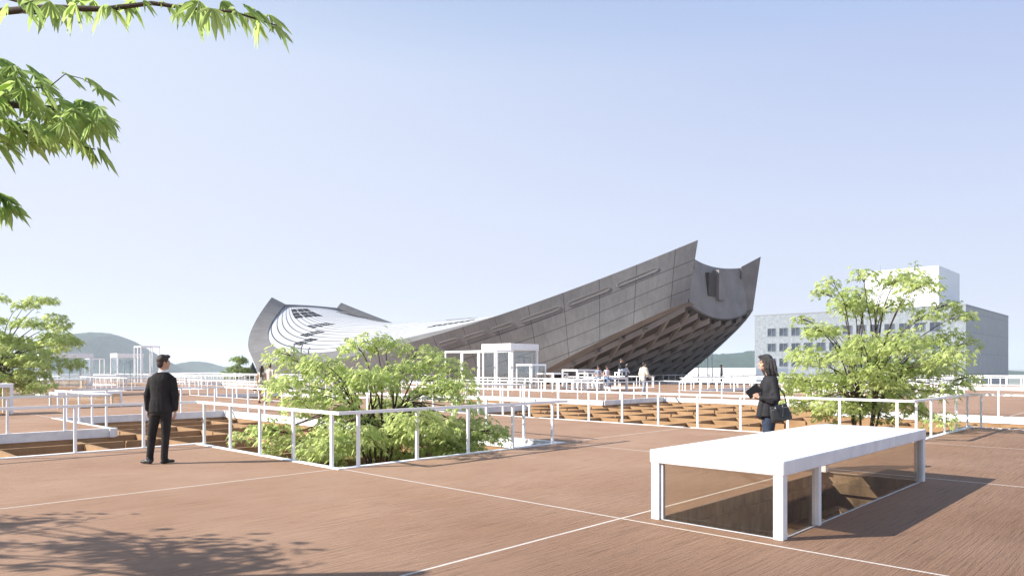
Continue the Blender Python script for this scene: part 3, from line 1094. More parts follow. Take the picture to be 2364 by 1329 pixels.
for row, zc in enumerate((HT - 4.05, HT - 7.55, HT - 11.0)):
    for k in range(13):
        y = WBo - 4.1 - k * 2.78
        if y < 2:
            continue
        o = bpy.data.objects.new('window', wfm)
        COL.objects.link(o)
        o.parent = ob
        o.location = (0, y, zc)
        q = bpy.data.objects.new('pane', wgm)
        COL.objects.link(q)
        q.parent = o
b = MB().box(7.0, 25, 6.2, 20.5, HT, HT + 8.9)
pen = b.build('penthouse', M['offwhite'], ob)
b = MB()
b.tube([(9, 18, HT + 8.9), (9, 18, HT + 10.3)], [0.05, 0.03]).tube([(10, 17.2, HT + 8.9), (10, 17.2, HT + 9.8)], [0.05, 0.03])
b.build('antenna', M['frame'], ob)

# low white building with a sloped roof left of the office block
lb = thing('low_building', 'low white hall with a sloping end wall left of the office block', 'building', (43.8, 128, 0), ANG)
b = MB()
b.add([(0, 0, -9), (14, 0, -9), (14, 16, -9), (0, 16, -9), (0, 0, 1.5), (14, 0, 1.5), (14, 12.5, 1.5), (0, 12.5, 1.5), (0, 16, 0.2), (14, 16, 0.2)],
      [(0, 1, 5, 4), (1, 2, 9, 6, 5), (2, 3, 8, 9), (3, 0, 4, 7, 8)])
b.build('wall', M['offwhite'], lb)
b = MB()
b.add([(0, 0, 1.5), (14, 0, 1.5), (14, 12.5, 1.52), (0, 12.5, 1.52), (0, 17.5, -1.2), (14, 17.5, -1.2)], [(0, 1, 2, 3), (3, 2, 5, 4)])
b.build('roof', M['offwhite'], lb)
# poles by the prow
for k, (x, y, h, lab) in enumerate([(23.0, 88, 4.0, 'short white pole under the gymnasium prow'), (24.2, 88, 5.4, 'middle white pole right of the gymnasium prow'), (25.3, 90, 6.0, 'tallest white pole nearest to the grey jacket man')]):
    t = thing('flag_pole', lab, 'pole', (x, y, 0))
    MB().tube([(0, 0, -9), (0, 0, h * 0.7)], [0.10, 0.07], 8).build('shaft', M['white'], t)
    MB().tube([(0, 0, h * 0.7), (0, 0, h * 0.7 + 0.12)], [0.1, 0.05], 8).build('finial', M['white'], t)

# ------------------------------------------------------------------ maples
def palms(P, D, Sx, L, nl, seed, fine=False, droop=0.55):
    """numpy: palmate leaves at P with forward dir D; Sx sizes -> verts, quad faces, tint"""
    rng = np.random.default_rng(seed)
    N = len(P)
    up = np.tile([0.0, 0.0, 1.0], (N, 1))
    side = np.cross(D, up)
    side /= np.linalg.norm(side, axis=1)[:, None] + 1e-9
    nor = np.cross(side, D)
    roll = rng.normal(0, 0.45, N)[:, None]
    side, nor = side * np.cos(roll) + nor * np.sin(roll), nor * np.cos(roll) - side * np.sin(roll)
    angs = np.linspace(-1.25, 1.25, nl) if nl > 3 else np.linspace(-0.8, 0.8, nl)
    lens = 1 - 0.42 * np.abs(np.linspace(-1, 1, nl)) ** 1.3
    V, T = [], []
    tint0 = rng.random(N)
    for a, ln in zip(angs, lens):
        aa = a + rng.normal(0, 0.12, N)
        l = (L * ln * Sx * rng.uniform(0.85, 1.15, N))[:, None]
        f = D * np.cos(aa)[:, None] + side * np.sin(aa)[:, None]
        w = np.cross(nor, f)
        dr = (droop * rng.uniform(0.5, 1.4, N))[:, None]
        mid = P + f * l * 0.45 - np.array([0, 0, 1.0]) * l * dr * 0.12
        tip = P + f * l * (1 - 0.15 * dr) - np.array([0, 0, 1.0]) * l * dr * 0.62
        lift = nor * l * 0.05
        if fine:
            m1 = P + f * l * 0.22
            m2 = P + f * l * 0.58 - np.array([0, 0, 1.0]) * l * dr * 0.2
            V += [P, m1 + w * l * 0.060 + lift, m2 + w * l * 0.098 + lift, tip, m2 - w * l * 0.098 + lift, m1 - w * l * 0.060 + lift]
        else:
            V += [P, mid + w * l * 0.125 + lift, tip, mid - w * l * 0.125 + lift]
        T.append(np.clip(tint0 + rng.normal(0, 0.12, N), 0, 1))
    V = np.stack(V, 1)          # N, k*nl, 3
    return V, np.stack(T, 1)


def leaf_mesh(name, P, D, Sx, L, nl, seed, fine=False, droop=0.55):
    V, T = palms(P, D, Sx, L, nl, seed, fine, droop)
    N, K, _ = V.shape
    base = (np.arange(N) * K)[:, None]
    if fine:
        pat = np.array([[[6 * k, 6 * k + 1, 6 * k + 2, 6 * k + 3], [6 * k, 6 * k + 3, 6 * k + 4, 6 * k + 5]] for k in range(nl)]).reshape(-1, 4)
        F = (base[:, None] + pat[None]).reshape(-1, 4)
        tint = np.repeat(T.reshape(-1), 2)
        nv = 4
    else:
        pat = np.array([[[4 * k, 4 * k + 1, 4 * k + 2], [4 * k, 4 * k + 2, 4 * k + 3]] for k in range(nl)]).reshape(-1, 3)
        F = (base[:, None] + pat[None]).reshape(-1, 3)
        tint = np.repeat(T.reshape(-1), 2)
        nv = 3
    me = bpy.data.meshes.new(name)
    V = V.reshape(-1, 3)
    me.vertices.add(len(V))
    me.vertices.foreach_set('co', V.astype(np.float32).ravel())
    me.loops.add(F.size)
    me.loops.foreach_set('vertex_index', F.astype(np.int32).ravel())
    me.polygons.add(len(F))
    me.polygons.foreach_set('loop_start', np.arange(len(F), dtype=np.int32) * nv)
    me.polygons.foreach_set('loop_total', np.full(len(F), nv, dtype=np.int32))
    me.update(calc_edges=True)
    at = me.attributes.new('tint', 'FLOAT', 'FACE')
    at.data.foreach_set('value', tint.astype(np.float32))
    return me


def maple(name, label, loc, pads, leaf, per_area, seed, trunk_r=0.06, stems=5, mat='leaf', nl=5, cat='tree', zroot=-1.0, fork=0.35):
    """pads: (dx, dy, z, radius). Stems rise from the root and fan out to the pads."""
    rnd = random.Random(seed)
    rng = np.random.default_rng(seed)
    root = thing(name, label, cat, loc)
    tb = MB()
    # main stems
    st = []
    for k in range(stems):
        a = 2 * math.pi * k / stems + rnd.uniform(-0.4, 0.4)
        st.append(Vector((math.cos(a) * rnd.uniform(0.25, 0.55), math.sin(a) * rnd.uniform(0.25, 0.55), fork + rnd.uniform(0, 0.5))))
    for s in st:
        p0 = Vector((s.x * 0.25, s.y * 0.25, zroot))
        pts = [p0.lerp(s, t) + Vector((rnd.uniform(-.02, .02), rnd.uniform(-.02, .02), 0)) for t in (0, .33, .66, 1)]
        tb.tube(pts, [trunk_r, trunk_r * .85, trunk_r * .75, trunk_r * .65], 7)
    Ps, Ds, Ss = [], [], []
    for (dx, dy, z, r) in pads:
        c = Vector((dx, dy, z))
        s = min(st, key=lambda q: (q - c * 0.35).length + rnd.uniform(0, 0.25))
        k = (c - s).length
        b1 = s + Vector((dx * 0.12, dy * 0.12, 0.42 * k))
        b2 = c - Vector((dx, dy, 0)).normalized() * 0.3 * k - Vector((0, 0, 0.12 * k)) if (abs(dx) + abs(dy)) > 0.05 else c - Vector((0, 0, 0.4 * k))
        pts, rad = [], []
        for t in np.linspace(0, 1, 9):
            q = s * (1 - t) ** 3 + b1 * 3 * t * (1 - t) ** 2 + b2 * 3 * t * t * (1 - t) + c * t ** 3
            pts.append(q + Vector((rnd.uniform(-.015, .015), rnd.uniform(-.015, .015), rnd.uniform(-.01, .01))))
            rad.append(trunk_r * 0.55 * (1 - t) ** 1.1 + 0.006)
        tb.tube(pts, rad, 6)
        for w in range(4):
            a = rnd.uniform(0, 6.28)
            tip = c + Vector((math.cos(a) * r * .8, math.sin(a) * r * .8, rnd.uniform(-.12, .06)))
            tb.tube([pts[-2], pts[-1].lerp(tip, .5) + Vector((0, 0, .04)), tip], [0.009, 0.006, 0.003], 4)
        n = int(per_area * r * r)
        a = rng.uniform(0, 2 * np.pi, n)
        rr = r * np.sqrt(rng.random(n))
        zz = -0.30 * rr * rr / r + rng.normal(0, 0.085 * (0.6 + r), n) + 0.04
        P = np.stack([dx + rr * np.cos(a), dy + rr * np.sin(a), z + zz], 1)
        az = a + rng.normal(0, 0.7, n)
        dn = rng.uniform(0.05, 0.85, n)
        D = np.stack([np.cos(az) * np.cos(dn), np.sin(az) * np.cos(dn), -np.sin(dn)], 1)
        Ps.append(P)
        Ds.append(D)
        Ss.append(rng.uniform(0.7, 1.25, n))
    tb.build('trunk', M['bark'], root, True)
    link('crown', leaf_mesh('crown', np.concatenate(Ps), np.concatenate(Ds), np.concatenate(Ss), leaf, nl, seed), M[mat], root)
    return root


def pads_from(tips, seed, inner, depth=1.0, fill_z=(0.4, 0.95)):
    """silhouette tips (dx, z, r) spread to both depths, plus inner pads"""
    rnd = random.Random(seed)
    Rm = max(abs(t[0]) for t in tips)
    out = []
    for (dx, z, r) in tips:
        lim = math.sqrt(max(0, Rm * Rm - dx * dx)) * depth
        out.append((dx, rnd.uniform(-0.35, 0.35) * lim, z, r))
    for k in range(inner):
        a, b = rnd.choice(tips), rnd.choice(tips)
        t, q = rnd.random(), rnd.uniform(*fill_z)
        dx = (a[0] * t + b[0] * (1 - t)) * q
        z = (a[1] * t + b[1] * (1 - t)) * rnd.uniform(0.55, 1.0)
        lim = math.sqrt(max(0.05, Rm * Rm - dx * dx)) * depth
        out.append((dx, rnd.uniform(-0.85, 0.85) * lim, z, rnd.uniform(0.32, 0.6)))
    return out


def tipspx(pts, Y, X0, sc=1.0):
    return [((x - 1182) / 1644.6 * Y - X0, CAM_H + (848 - y) * Y / 1644.6, r * sc) for x, y, r in pts]


# middle maple, rooted in the pit
CT = W(0.42, 0.40)
tp = tipspx([(850, 785, .45), (815, 800, .4), (890, 790, .4), (640, 815, .42), (680, 835, .45), (735, 850, .5), (700, 880, .5), (650, 890, .35), (960, 812, .42), (1000, 830, .45), (1040, 855, .45), (1060, 890, .42), (930, 850, .55), (860, 870, .6), (790, 880, .6), (1000, 900, .55), (1075, 930, .35), (720, 920, .5), (810, 950, .55), (920, 945, .6), (690, 945, .4),
             (1020, 970, .5), (1090, 975, .5), (1135, 990, .38), (570, 1000, .34), (610, 985, .34), (660, 990, .45), (640, 1030, .42), (720, 1010, .5), (800, 1010, .5), (880, 1000, .5), (950, 1010, .45), (760, 1045, .42), (860, 1045, .45), (940, 1050, .35), (1010, 1035, .4), (1060, 1030, .35), (700, 1050, .3), (1040, 1000, .5), (1110, 1005, .42), (1140, 1003, .3), (1085, 1035, .36), (1010, 1055, .3), (1020, 880, .4)], CT.y, CT.x)
maple('maple_tree', 'light green maple rising from the pit in the middle behind the foreground railing', CT, pads_from(tp, 5, 24, 0.85), 0.116, 640, 11, 0.030, 7)
# right maple
RT = W(2.63, -0.62)
tp = tipspx([(1895, 655, .3), (1930, 665, .35), (1965, 640, .38), (1990, 668, .45), (2040, 650, .35), (2085, 635, .38), (2118, 635, .34), (2125, 655, .25), (2000, 710, .55), (1945, 700, .45), (2060, 700, .5), (1850, 735, .28), (1870, 760, .38), (1920, 760, .5), (2110, 730, .45), (2165, 705, .36), (2190, 730, .36), (2180, 775, .4), (2235, 790, .3), (2210, 810, .36), (2140, 790, .55), (2050, 780, .65), (1970, 800, .65), (1890, 810, .55), (1850, 830, .42), (1820, 870, .42), (1800, 900, .3), (1870, 880, .6), (1950, 870, .65), (2040, 860, .65), (2120, 850, .6), (2190, 850, .45), (2240, 870, .3), (2220, 885, .35), (2150, 900, .45), (1900, 930, .55), (1845, 930, .4), (1980, 930, .5), (2060, 920, .5), (1930, 965, .35), (2060, 965, .3), (2130, 950, .3), (2160, 955, .22)], RT.y, RT.x)
maple('maple_tree', 'tall light green maple fanning out from several stems in front of the office block', RT, pads_from(tp, 8, 36, 0.9), 0.128, 560, 21, 0.038, 8, fork=0.5)
# left maple
LT = W(0.5, 7.5)
tp = tipspx([(20, 690, .6), (55, 700, .7), (95, 690, .6), (110, 690, .5), (60, 740, 1.0), (10, 735, .8), (-30, 720, .7), (-60, 760, .8), (140, 730, .6), (150, 745, .6), (100, 770, 1.0), (30, 780, 1.1), (-20, 790, 1.0), (150, 785, .8), (165, 785, .55), (110, 815, 1.0), (160, 830, .7), (180, 842, .5), (60, 830, 1.1), (0, 830, 1.1), (-70, 810, .9), (-80, 850, .9), (-40, 860, 1.0), (30, 865, 1.0), (90, 860, .9), (125, 885, .7), (20, 890, .8), (75, 895, .6), (-30, 895, .7)], LT.y, LT.x)
maple('maple_tree', 'bright green maple at the left edge with the wooded hill behind it', LT, pads_from(tp, 3, 40, 0.9), 0.24, 210, 31, 0.08, 9, fork=0.7)
# small round tree beyond the deck
DT = Vector((-38.0, 99.0, -9))
tp = [(x - DT.x + (DT.x - (0)) * 0, 0, 0) for x in ()]
pads = []
rnd = random.Random(4)
for k in range(46):
    a, h = rnd.uniform(0, 6.28), rnd.random()
    rr = 2.1 * math.sin(math.pi * (0.15 + 0.75 * h)) * rnd.uniform(0.4, 1)
    pads.append((rr * math.cos(a), rr * math.sin(a), 7.2 + 4.9 * h, rnd.uniform(0.5, 0.8)))
maple('broadleaf_tree', 'small rounded tree at the left foot of the gymnasium', DT, pads, 0.34, 150, 41, 0.16, 4, 'leaffar', 3, zroot=0.0, fork=4.5)

# overhanging tree at the upper left, its trunk left of the picture
oh = thing('overhanging_maple', 'near maple branches with large dark and bright leaves hanging into the upper left', 'tree', (-6.2, 4.6, 0))
rnd = random.Random(77)
rng = np.random.default_rng(77)
tb = MB()


def px3(x, y, Y):
    return Vector(((x - 1182) / 1644.6 * Y + 6.2, Y - 4.6, CAM_H + (848 - y) * Y / 1644.6))


tb.tube([(0, 0, 0), (0.05, 0, 0.8), (0.0, 0.05, 1.6), (0.2, 0, 2.4), (0.5, -0.1, 3.2)], [0.14, 0.12, 0.11, 0.09, 0.07], 9)
SPR = []      # (points of a twig, leaf count, size, jitter)


def branch(pts, r0, r1):
    n = len(pts)
    tb.tube(pts, [r0 + (r1 - r0) * k / (n - 1) for k in range(n)], 6)


YB = 3.4
top = [Vector((0.5, -0.1, 3.0)), px3(-250, 60, 3.7), px3(0, 28, YB), px3(110, 18, YB), px3(240, 22, YB), px3(350, 8, YB), px3(440, 20, YB), px3(540, 28, YB), px3(640, 60, YB)]
branch(top, 0.022, 0.003)
branch([px3(20, 26, YB), px3(90, 33, YB), px3(160, 28, YB)], 0.006, 0.003)
branch([px3(0, -10, YB), px3(60, 8, YB), px3(130, -5, YB)], 0.012, 0.004)
mid = [Vector((0.3, 0, 2.5)), px3(-300, 260, 3.8), px3(0, 240, 3.7), px3(120, 250, 3.7), px3(210, 300, 3.7)]
branch(mid, 0.035, 0.004)
branch([px3(-100, 250, 3.7), px3(40, 200, 3.7), px3(110, 205, 3.7)], 0.008, 0.002)
branch([px3(110, 205, 3.7), px3(150, 172, 3.7), px3(190, 182, 3.7), px3(224, 204, 3.7)], 0.003, 0.0015)
branch([px3(-50, 250, 3.7), px3(90, 320, 3.7), px3(220, 345, 3.7)], 0.01, 0.003)
low = [Vector((0.1, 0.02, 1.9)), px3(-250, 430, 3.6), px3(-40, 440, 3.5), px3(30, 470, 3.5)]
branch(low, 0.02, 0.003)
P, D, Sz, Td = [], [], [], []


def leafat(x, y, Y, ang, down, size=1.0):
    """leaf hanging at a point; ang = heading in plan (deg, 0 = to the right)"""
    P.append(px3(x, y, Y))
    a, d = R(ang), R(down)
    D.append((math.cos(a) * math.cos(d), math.sin(a) * math.cos(d), -math.sin(d)))
    Sz.append(size)


for (x, y, a, d, s) in [(90, 8, 200, 70, 1), (130, 12, -30, 65, 1), (175, 10, 190, 75, 1.1), (185, 4, -20, 60, 1), (240, 12, 200, 70, 1), (255, 15, -25, 55, 1.1), (285, 12, -20, 40, .9), (300, 5, 30, 50, .9), (330, 4, 10, 30, .6),
                        (425, 10, 200, 60, 1), (440, 15, -20, 65, 1.1), (480, 18, 190, 70, 1.1), (490, 20, -40, 75, 1.1), (520, 22, 10, 60, 1), (545, 25, -20, 50, 1.1), (570, 30, 20, 45, 1.1), (590, 25, -10, 35, 1.1), (620, 35, 10, 32, 1.1), (630, 60, -15, 35, 1.0), (600, 50, 200, 75, .9), (560, 10, 20, 25, 1), (510, 5, 40, 30, 1), (640, 62, 15, 55, .9), (40, 0, 20, 40, 1), (20, 12, 200, 60, .8), (70, 4, -40, 55, .9), (115, 2, 160, 50, 1), (380, 6, -20, 45, .7), (405, 12, 10, 55, .8), (310, 0, 170, 55, .9), (460, 2, 150, 40, 1), (150, -4, 30, 30, 1), (215, 0, 150, 40, 1)]:
    leafat(x, y, YB + rnd.uniform(-.25, .25), a, d, s)
for k in range(280):
    t = rnd.random()
    x = rnd.uniform(-260, 250)
    hw = 1 - max(0, x) / 300.0
    y = 245 + rnd.uniform(-115, 105) * max(0.25, hw) + max(0, x) * 0.12
    if x > 205 and rnd.random() < 0.5:
        continue
    leafat(x, y, 3.7 + rnd.uniform(-.45, .45), rnd.gauss(0, 55) + (0 if x > -50 else 60), rnd.uniform(12, 62), rnd.uniform(.75, 1.15))
for (x, y, a, d, s) in [(225, 205, -10, 28, 1), (200, 180, 15, 30, 1), (215, 270, 0, 25, 1), (235, 285, -15, 30, 1), (190, 335, -20, 50, 1), (225, 345, 5, 42, 1.1), (210, 340, -40, 62, 1), (150, 170, 20, 25, 1), (60, 150, 60, 15, 1), (10, 140, 70, 10, 1.1), (-20, 135, 20, 10, 1.1), (20, 165, 110, 5, 1)]:
    leafat(x, y, 3.7, a, d, s)
for (x, y, a, d, s) in [(-10, 445, 0, 32, 1), (5, 455, -20, 38, 1), (20, 470, 10, 35, 1), (25, 478, -15, 50, 1), (-20, 470, 20, 45, 1), (10, 480, 190, 75, .9)]:
    leafat(x, y, 3.5, a, d, s)
# crown outside the frame (it throws the dappled shade at lower left)
for k in range(19):
    c = Vector((rnd.uniform(-2.3, -0.7), rnd.uniform(0.05, 0.95), rnd.uniform(2.8, 3.1)))
    if k > 9:
        c = Vector((rnd.uniform(-4.3, -3.0), rnd.uniform(0.2, 1.8), rnd.uniform(2.8, 3.1)))
    branch([Vector((0.1, 0, 2.3)), c * 0.5 + Vector((0, 0, 1.5)), c], 0.03, 0.006)
    for q in range(36):
        a, r_ = rnd.uniform(0, 6.28), rnd.uniform(0, 0.52)
        P.append(c + Vector((math.cos(a) * r_, math.sin(a) * r_, rnd.gauss(0, 0.12))))
        dn = rnd.uniform(.1, .8)
        D.append((math.cos(a) * math.cos(dn), math.sin(a) * math.cos(dn), -math.sin(dn)))
        Sz.append(rnd.uniform(.8, 1.2))
tb.build('trunk', M['bark'], oh, True)
link('crown', leaf_mesh('crown', np.array([tuple(p) for p in P]), np.array(D), np.array(Sz), 0.126, 7, 5, True, 0.5), M['leafnear'], oh)


# ------------------------------------------------------------------ people
def capsule(p0, p1, r0, r1, seg=14, sq=None):
    """closed round cone between two points; sq=(axis, factor) flattens its section along an axis"""
    p0, p1 = Vector(p0), Vector(p1)
    d = p1 - p0
    L = d.length
    d = d / L if L > 1e-6 else Vector((0, 0, 1))
    r = d.cross(Vector((0, 1, 0.01)))
    if r.length < 1e-3:
        r = d.cross(Vector((1, 0, 0)))
    r.normalize()
    u = r.cross(d)
    v, f = [], []
    rows = [(-r0 * math.cos(t), r0 * math.sin(t)) for t in (0.45, 0.9, 1.35)] + [(L + r1 * math.sin(t), r1 * math.cos(t)) for t in (0.2, 0.65, 1.1)]
    for (h, rr) in rows:
        for a in range(seg):
            t = 2 * math.pi * a / seg
            o = (r * math.cos(t) + u * math.sin(t)) * rr
            if sq:
                ax = Vector(sq[0]).normalized()
                o = o - ax * o.dot(ax) * (1 - sq[1])
            v.append(p0 + d * h + o)
    n = len(rows)
    for k in range(n - 1):
        for a in range(seg):
            b = (a + 1) % seg
            f.append((k * seg + a, k * seg + b, (k + 1) * seg + b, (k + 1) * seg + a))
    v += [p0 - d * r0, p1 + d * r1]
    for a in range(seg):
        b = (a + 1) % seg
        f.append((b, a, n * seg))
        f.append(((n - 1) * seg + a, (n - 1) * seg + b, n * seg + 1))
    return v, f


def ellip(c, rad, rot=None, seg=16, rows=10):
    v, f = [], []
    Q = rot or Matrix.Identity(3)
    for i in range(1, rows):
        t = math.pi * i / rows
        for a in range(seg):
            p = 2 * math.pi * a / seg
            v.append(Vector(c) + Q @ Vector((rad[0] * math.sin(t) * math.cos(p), rad[1] * math.sin(t) * math.sin(p), rad[2] * math.cos(t))))
    v += [Vector(c) + Q @ Vector((0, 0, rad[2])), Vector(c) - Q @ Vector((0, 0, rad[2]))]
    N = (rows - 1) * seg
    for i in range(rows - 2):
        for a in range(seg):
            b = (a + 1) % seg
            f.append((i * seg + a, (i + 1) * seg + a, (i + 1) * seg + b, i * seg + b))
    for a in range(seg):
        b = (a + 1) % seg
        f.append((N, a, b))
        f.append((N + 1, (rows - 2) * seg + b, (rows - 2) * seg + a))
    return v, f


def loft(rings, seg=20):
    """rings: (center, rx, ry, yaw)"""
    v, f = [], []
    for (c, rx, ry, yaw) in rings:
        for a in range(seg):
            t = 2 * math.pi * a / seg
            ct, s_ = math.cos(t), math.sin(t)
            ct = math.copysign(abs(ct) ** 0.85, ct)
            s_ = math.copysign(abs(s_) ** 0.85, s_)
            x, y = rx * ct, ry * s_
            v.append(Vector(c) + Vector((x * math.cos(yaw) - y * math.sin(yaw), x * math.sin(yaw) + y * math.cos(yaw), 0)))
    n = len(rings)
    for k in range(n - 1):
        for a in range(seg):
            b = (a + 1) % seg
            f.append((k * seg + a, k * seg + b, (k + 1) * seg + b, (k + 1) * seg + a))
    f.append(tuple(reversed(range(seg))))
    f.append(tuple((n - 1) * seg + a for a in range(seg)))
    return v, f


def fuse(name, prims, voxel, mat, parent, smooth=3):
    """voxel-fuse closed shapes into one continuous surface"""
    mb = MB()
    for v, f in prims:
        mb.add(v, f)
    me = mb.mesh(name)
    o = bpy.data.objects.new(name, me)
    COL.objects.link(o)
    md = o.modifiers.new('r', 'REMESH')
    md.mode = 'VOXEL'
    md.voxel_size = voxel
    if smooth:
        sm = o.modifiers.new('s', 'SMOOTH')
        sm.iterations = smooth
        sm.factor = 0.5
    dg = bpy.context.evaluated_depsgraph_get()
    dg.update()
    nm = bpy.data.meshes.new_from_object(o.evaluated_get(dg))
    bpy.data.objects.remove(o)
    nm.name = name
    nm.polygons.foreach_set('use_smooth', [True] * len(nm.polygons))
    return link(name, nm, mat, parent)


def hand(w, d, n, side, curl=0.5, sc=1.0):
    """w wrist, d finger direction, n palm normal, side = thumb direction"""
    w, d, n, t = Vector(w), Vector(d).normalized(), Vector(n).normalized(), Vector(side).normalized()
    out = [capsule(w, w + d * 0.05 * sc, 0.026 * sc, 0.030 * sc, 10, (n, 0.5)), capsule(w + d * 0.04 * sc, w + d * 0.085 * sc, 0.036 * sc, 0.036 * sc, 10, (n, 0.42))]
    for k, (off, ln) in enumerate(((0.030, 0.070), (0.010, 0.078), (-0.010, 0.072), (-0.029, 0.056))):
        b = w + d * 0.092 * sc + t * off * sc
        a1 = curl * (0.8 + 0.12 * k)
        d1 = d * math.cos(a1) + n * math.sin(a1)
        d2 = d * math.cos(a1 * 2.1) + n * math.sin(a1 * 2.1)
        m_ = b + d1 * ln * 0.52 * sc
        out += [capsule(b - d * 0.02 * sc, m_, 0.0095 * sc, 0.009 * sc, 8), capsule(m_, m_ + d2 * ln * 0.5 * sc, 0.009 * sc, 0.0075 * sc, 8)]
    b = w + d * 0.03 * sc + t * 0.026 * sc
    m_ = b + (d * 0.7 + t * 0.55 + n * 0.35).normalized() * 0.042 * sc
    out += [capsule(b, m_, 0.013 * sc, 0.011 * sc, 8), capsule(m_, m_ + (d * 0.9 + n * 0.5).normalized() * 0.03 * sc, 0.011 * sc, 0.009 * sc, 8)]
    return out


def rot3(yaw, pitch=0.0, rollv=0.0):
    return (Matrix.Rotation(yaw, 3, 'Z') @ Matrix.Rotation(pitch, 3, 'X') @ Matrix.Rotation(rollv, 3, 'Y'))


def head(c, yaw, pitch=0.0, sc=1.0):
    """face looks along local +y turned by yaw; pitch < 0 looks down"""
    Q = rot3(yaw, pitch)
    c = Vector(c)

    def q(x, y, z):
        return c + Q @ (Vector((x, y, z)) * sc)
    out = [ellip(q(0, -0.012, 0.02), (0.074 * sc, 0.092 * sc, 0.098 * sc), Q), ellip(q(0, 0.020, -0.045), (0.058 * sc, 0.068 * sc, 0.072 * sc), Q),
           capsule(q(0, 0.066, -0.088), q(0, 0.062, -0.093), 0.024 * sc, 0.022 * sc, 10),
           capsule(q(0, 0.082, 0.004), q(0, 0.101, -0.030), 0.009 * sc, 0.014 * sc, 10),
           capsule(q(-0.018, 0.083, -0.060), q(0.018, 0.083, -0.060), 0.010 * sc, 0.010 * sc, 8),
           capsule(q(-0.045, 0.066, 0.018), q(0.045, 0.066, 0.018), 0.015 * sc, 0.015 * sc, 8)]
    for s in (-1, 1):
        out += [ellip(q(s * 0.074, -0.008, -0.012), (0.011 * sc, 0.020 * sc, 0.032 * sc), Q @ Matrix.Rotation(s * 0.3, 3, 'Z')), ellip(q(s * 0.042, 0.052, -0.03), (0.026 * sc, 0.026 * sc, 0.024 * sc), Q)]
    return out


def features(root, c, yaw, pitch=0.0, sc=1.0):
    Q = rot3(yaw, pitch)
    c = Vector(c)
    for s in (-1, 1):
        v, f = ellip(c + Q @ (Vector((s * 0.031, 0.079, 0.000)) * sc), (0.012 * sc, 0.006 * sc, 0.006 * sc), Q, 8, 6)
        b = MB()
        b.add(v, f)
        b.build('eye', M['hair'], root, True)
        b = MB()
        b.tube([c + Q @ (Vector((s * 0.014, 0.087, 0.020)) * sc), c + Q @ (Vector((s * 0.034, 0.086, 0.025)) * sc), c + Q @ (Vector((s * 0.052, 0.074, 0.018)) * sc)], [0.003, 0.004, 0.002], 5)
        b.build('eyebrow', M['hair'], root, True)


def shoe(p, yaw, mat, parent, L=0.27, sc=1.0):
    Q = rot3(yaw)
    p = Vector(p)

    def q(x, y, z):
        return p + Q @ (Vector((x, y, z)) * sc)
    pr = [capsule(q(0, -0.05, 0.042), q(0, 0.03, 0.045), 0.040 * sc, 0.042 * sc, 12), capsule(q(0, 0.02, 0.040), q(0, 0.135, 0.030), 0.043 * sc, 0.034 * sc, 12, ((0, 0, 1), 0.78)), capsule(q(0, -0.03, 0.07), q(0, -0.02, 0.10), 0.038 * sc, 0.036 * sc, 12)]
    o = fuse('shoe', pr, 0.011, mat, parent, 2)
    return o


VX_ = 0.0085


def legs(hips, knees, ankles, rh=0.085, rk=0.058, ra=0.052, cuff=0.02):
    out = []
    for h, k, a in zip(hips, knees, ankles):
        out += [capsule(h, k, rh, rk), capsule(k, a, rk, ra)]
    return out


# --- man in a black suit, seen from behind
man = thing('person', 'man in a black suit standing with his back to us by the left railing', 'person', (-5.80, 11.71, 0))
hc = Vector((0.075, 0.0, 1.665))
hy = -0.75
fuse('body', head(hc, hy) + [capsule((0.055, -0.01, 1.44), (0.07, -0.005, 1.58), 0.058, 0.055), loft([((0.03, 0, 0.9), .15, .10, 0), ((0.045, 0, 1.2), .15, .10, 0), ((0.05, 0, 1.40), .13, .07, 0)])]
     + [capsule((-0.105, 0, 1.355), (-0.185, -0.02, 1.13), .04, .036), capsule((-0.185, -0.02, 1.13), (-0.195, 0.02, 0.88), .042, .028), capsule((0.205, 0, 1.355), (0.278, -0.02, 1.13), .04, .036), capsule((0.278, -0.02, 1.13), (0.255, 0.02, 0.885), .042, .028)]
     + [capsule((-0.06, 0, .9), (-0.13, 0.0, .5), .07, .045), capsule((-0.13, 0, .5), (-0.145, 0, .1), .045, .035), capsule((0.1, 0, .9), (0.10, 0, .5), .07, .045), capsule((0.10, 0, .5), (0.085, 0, .1), .045, .035)]
     + hand((0.253, 0.02, 0.875), (-0.02, 0.06, -1), (-1, 0, 0), (0, 1, 0), 0.55) + hand((-0.195, 0.02, 0.87), (0.02, 0.06, -1), (1, 0, 0), (0, 1, 0), 0.55), 0.0062, M['skin'], man)
features(man, hc, hy)
Q = rot3(hy)
fuse('hair', [ellip(hc + Q @ Vector((0, -0.020, 0.040)), (0.083, 0.095, 0.094), Q), ellip(hc + Q @ Vector((0, -0.055, -0.020)), (0.068, 0.052, 0.078), Q), ellip(hc + Q @ Vector((0.01, 0.045, 0.095)), (0.07, 0.055, 0.035), Q), capsule(hc + Q @ Vector((-0.078, 0.012, 0.02)), hc + Q @ Vector((-0.076, 0.012, -0.012)), .012, .008), capsule(hc + Q @ Vector((0.078, 0.012, 0.02)), hc + Q @ Vector((0.076, 0.012, -0.012)), .012, .008)], 0.008, M['hairbrown'], man, 2)
fuse('shirt_collar', [loft([((0.057, -0.006, 1.475), .072, .068, 0), ((0.066, -0.006, 1.535), .064, .062, 0)])], 0.008, M['shirt'], man, 2)
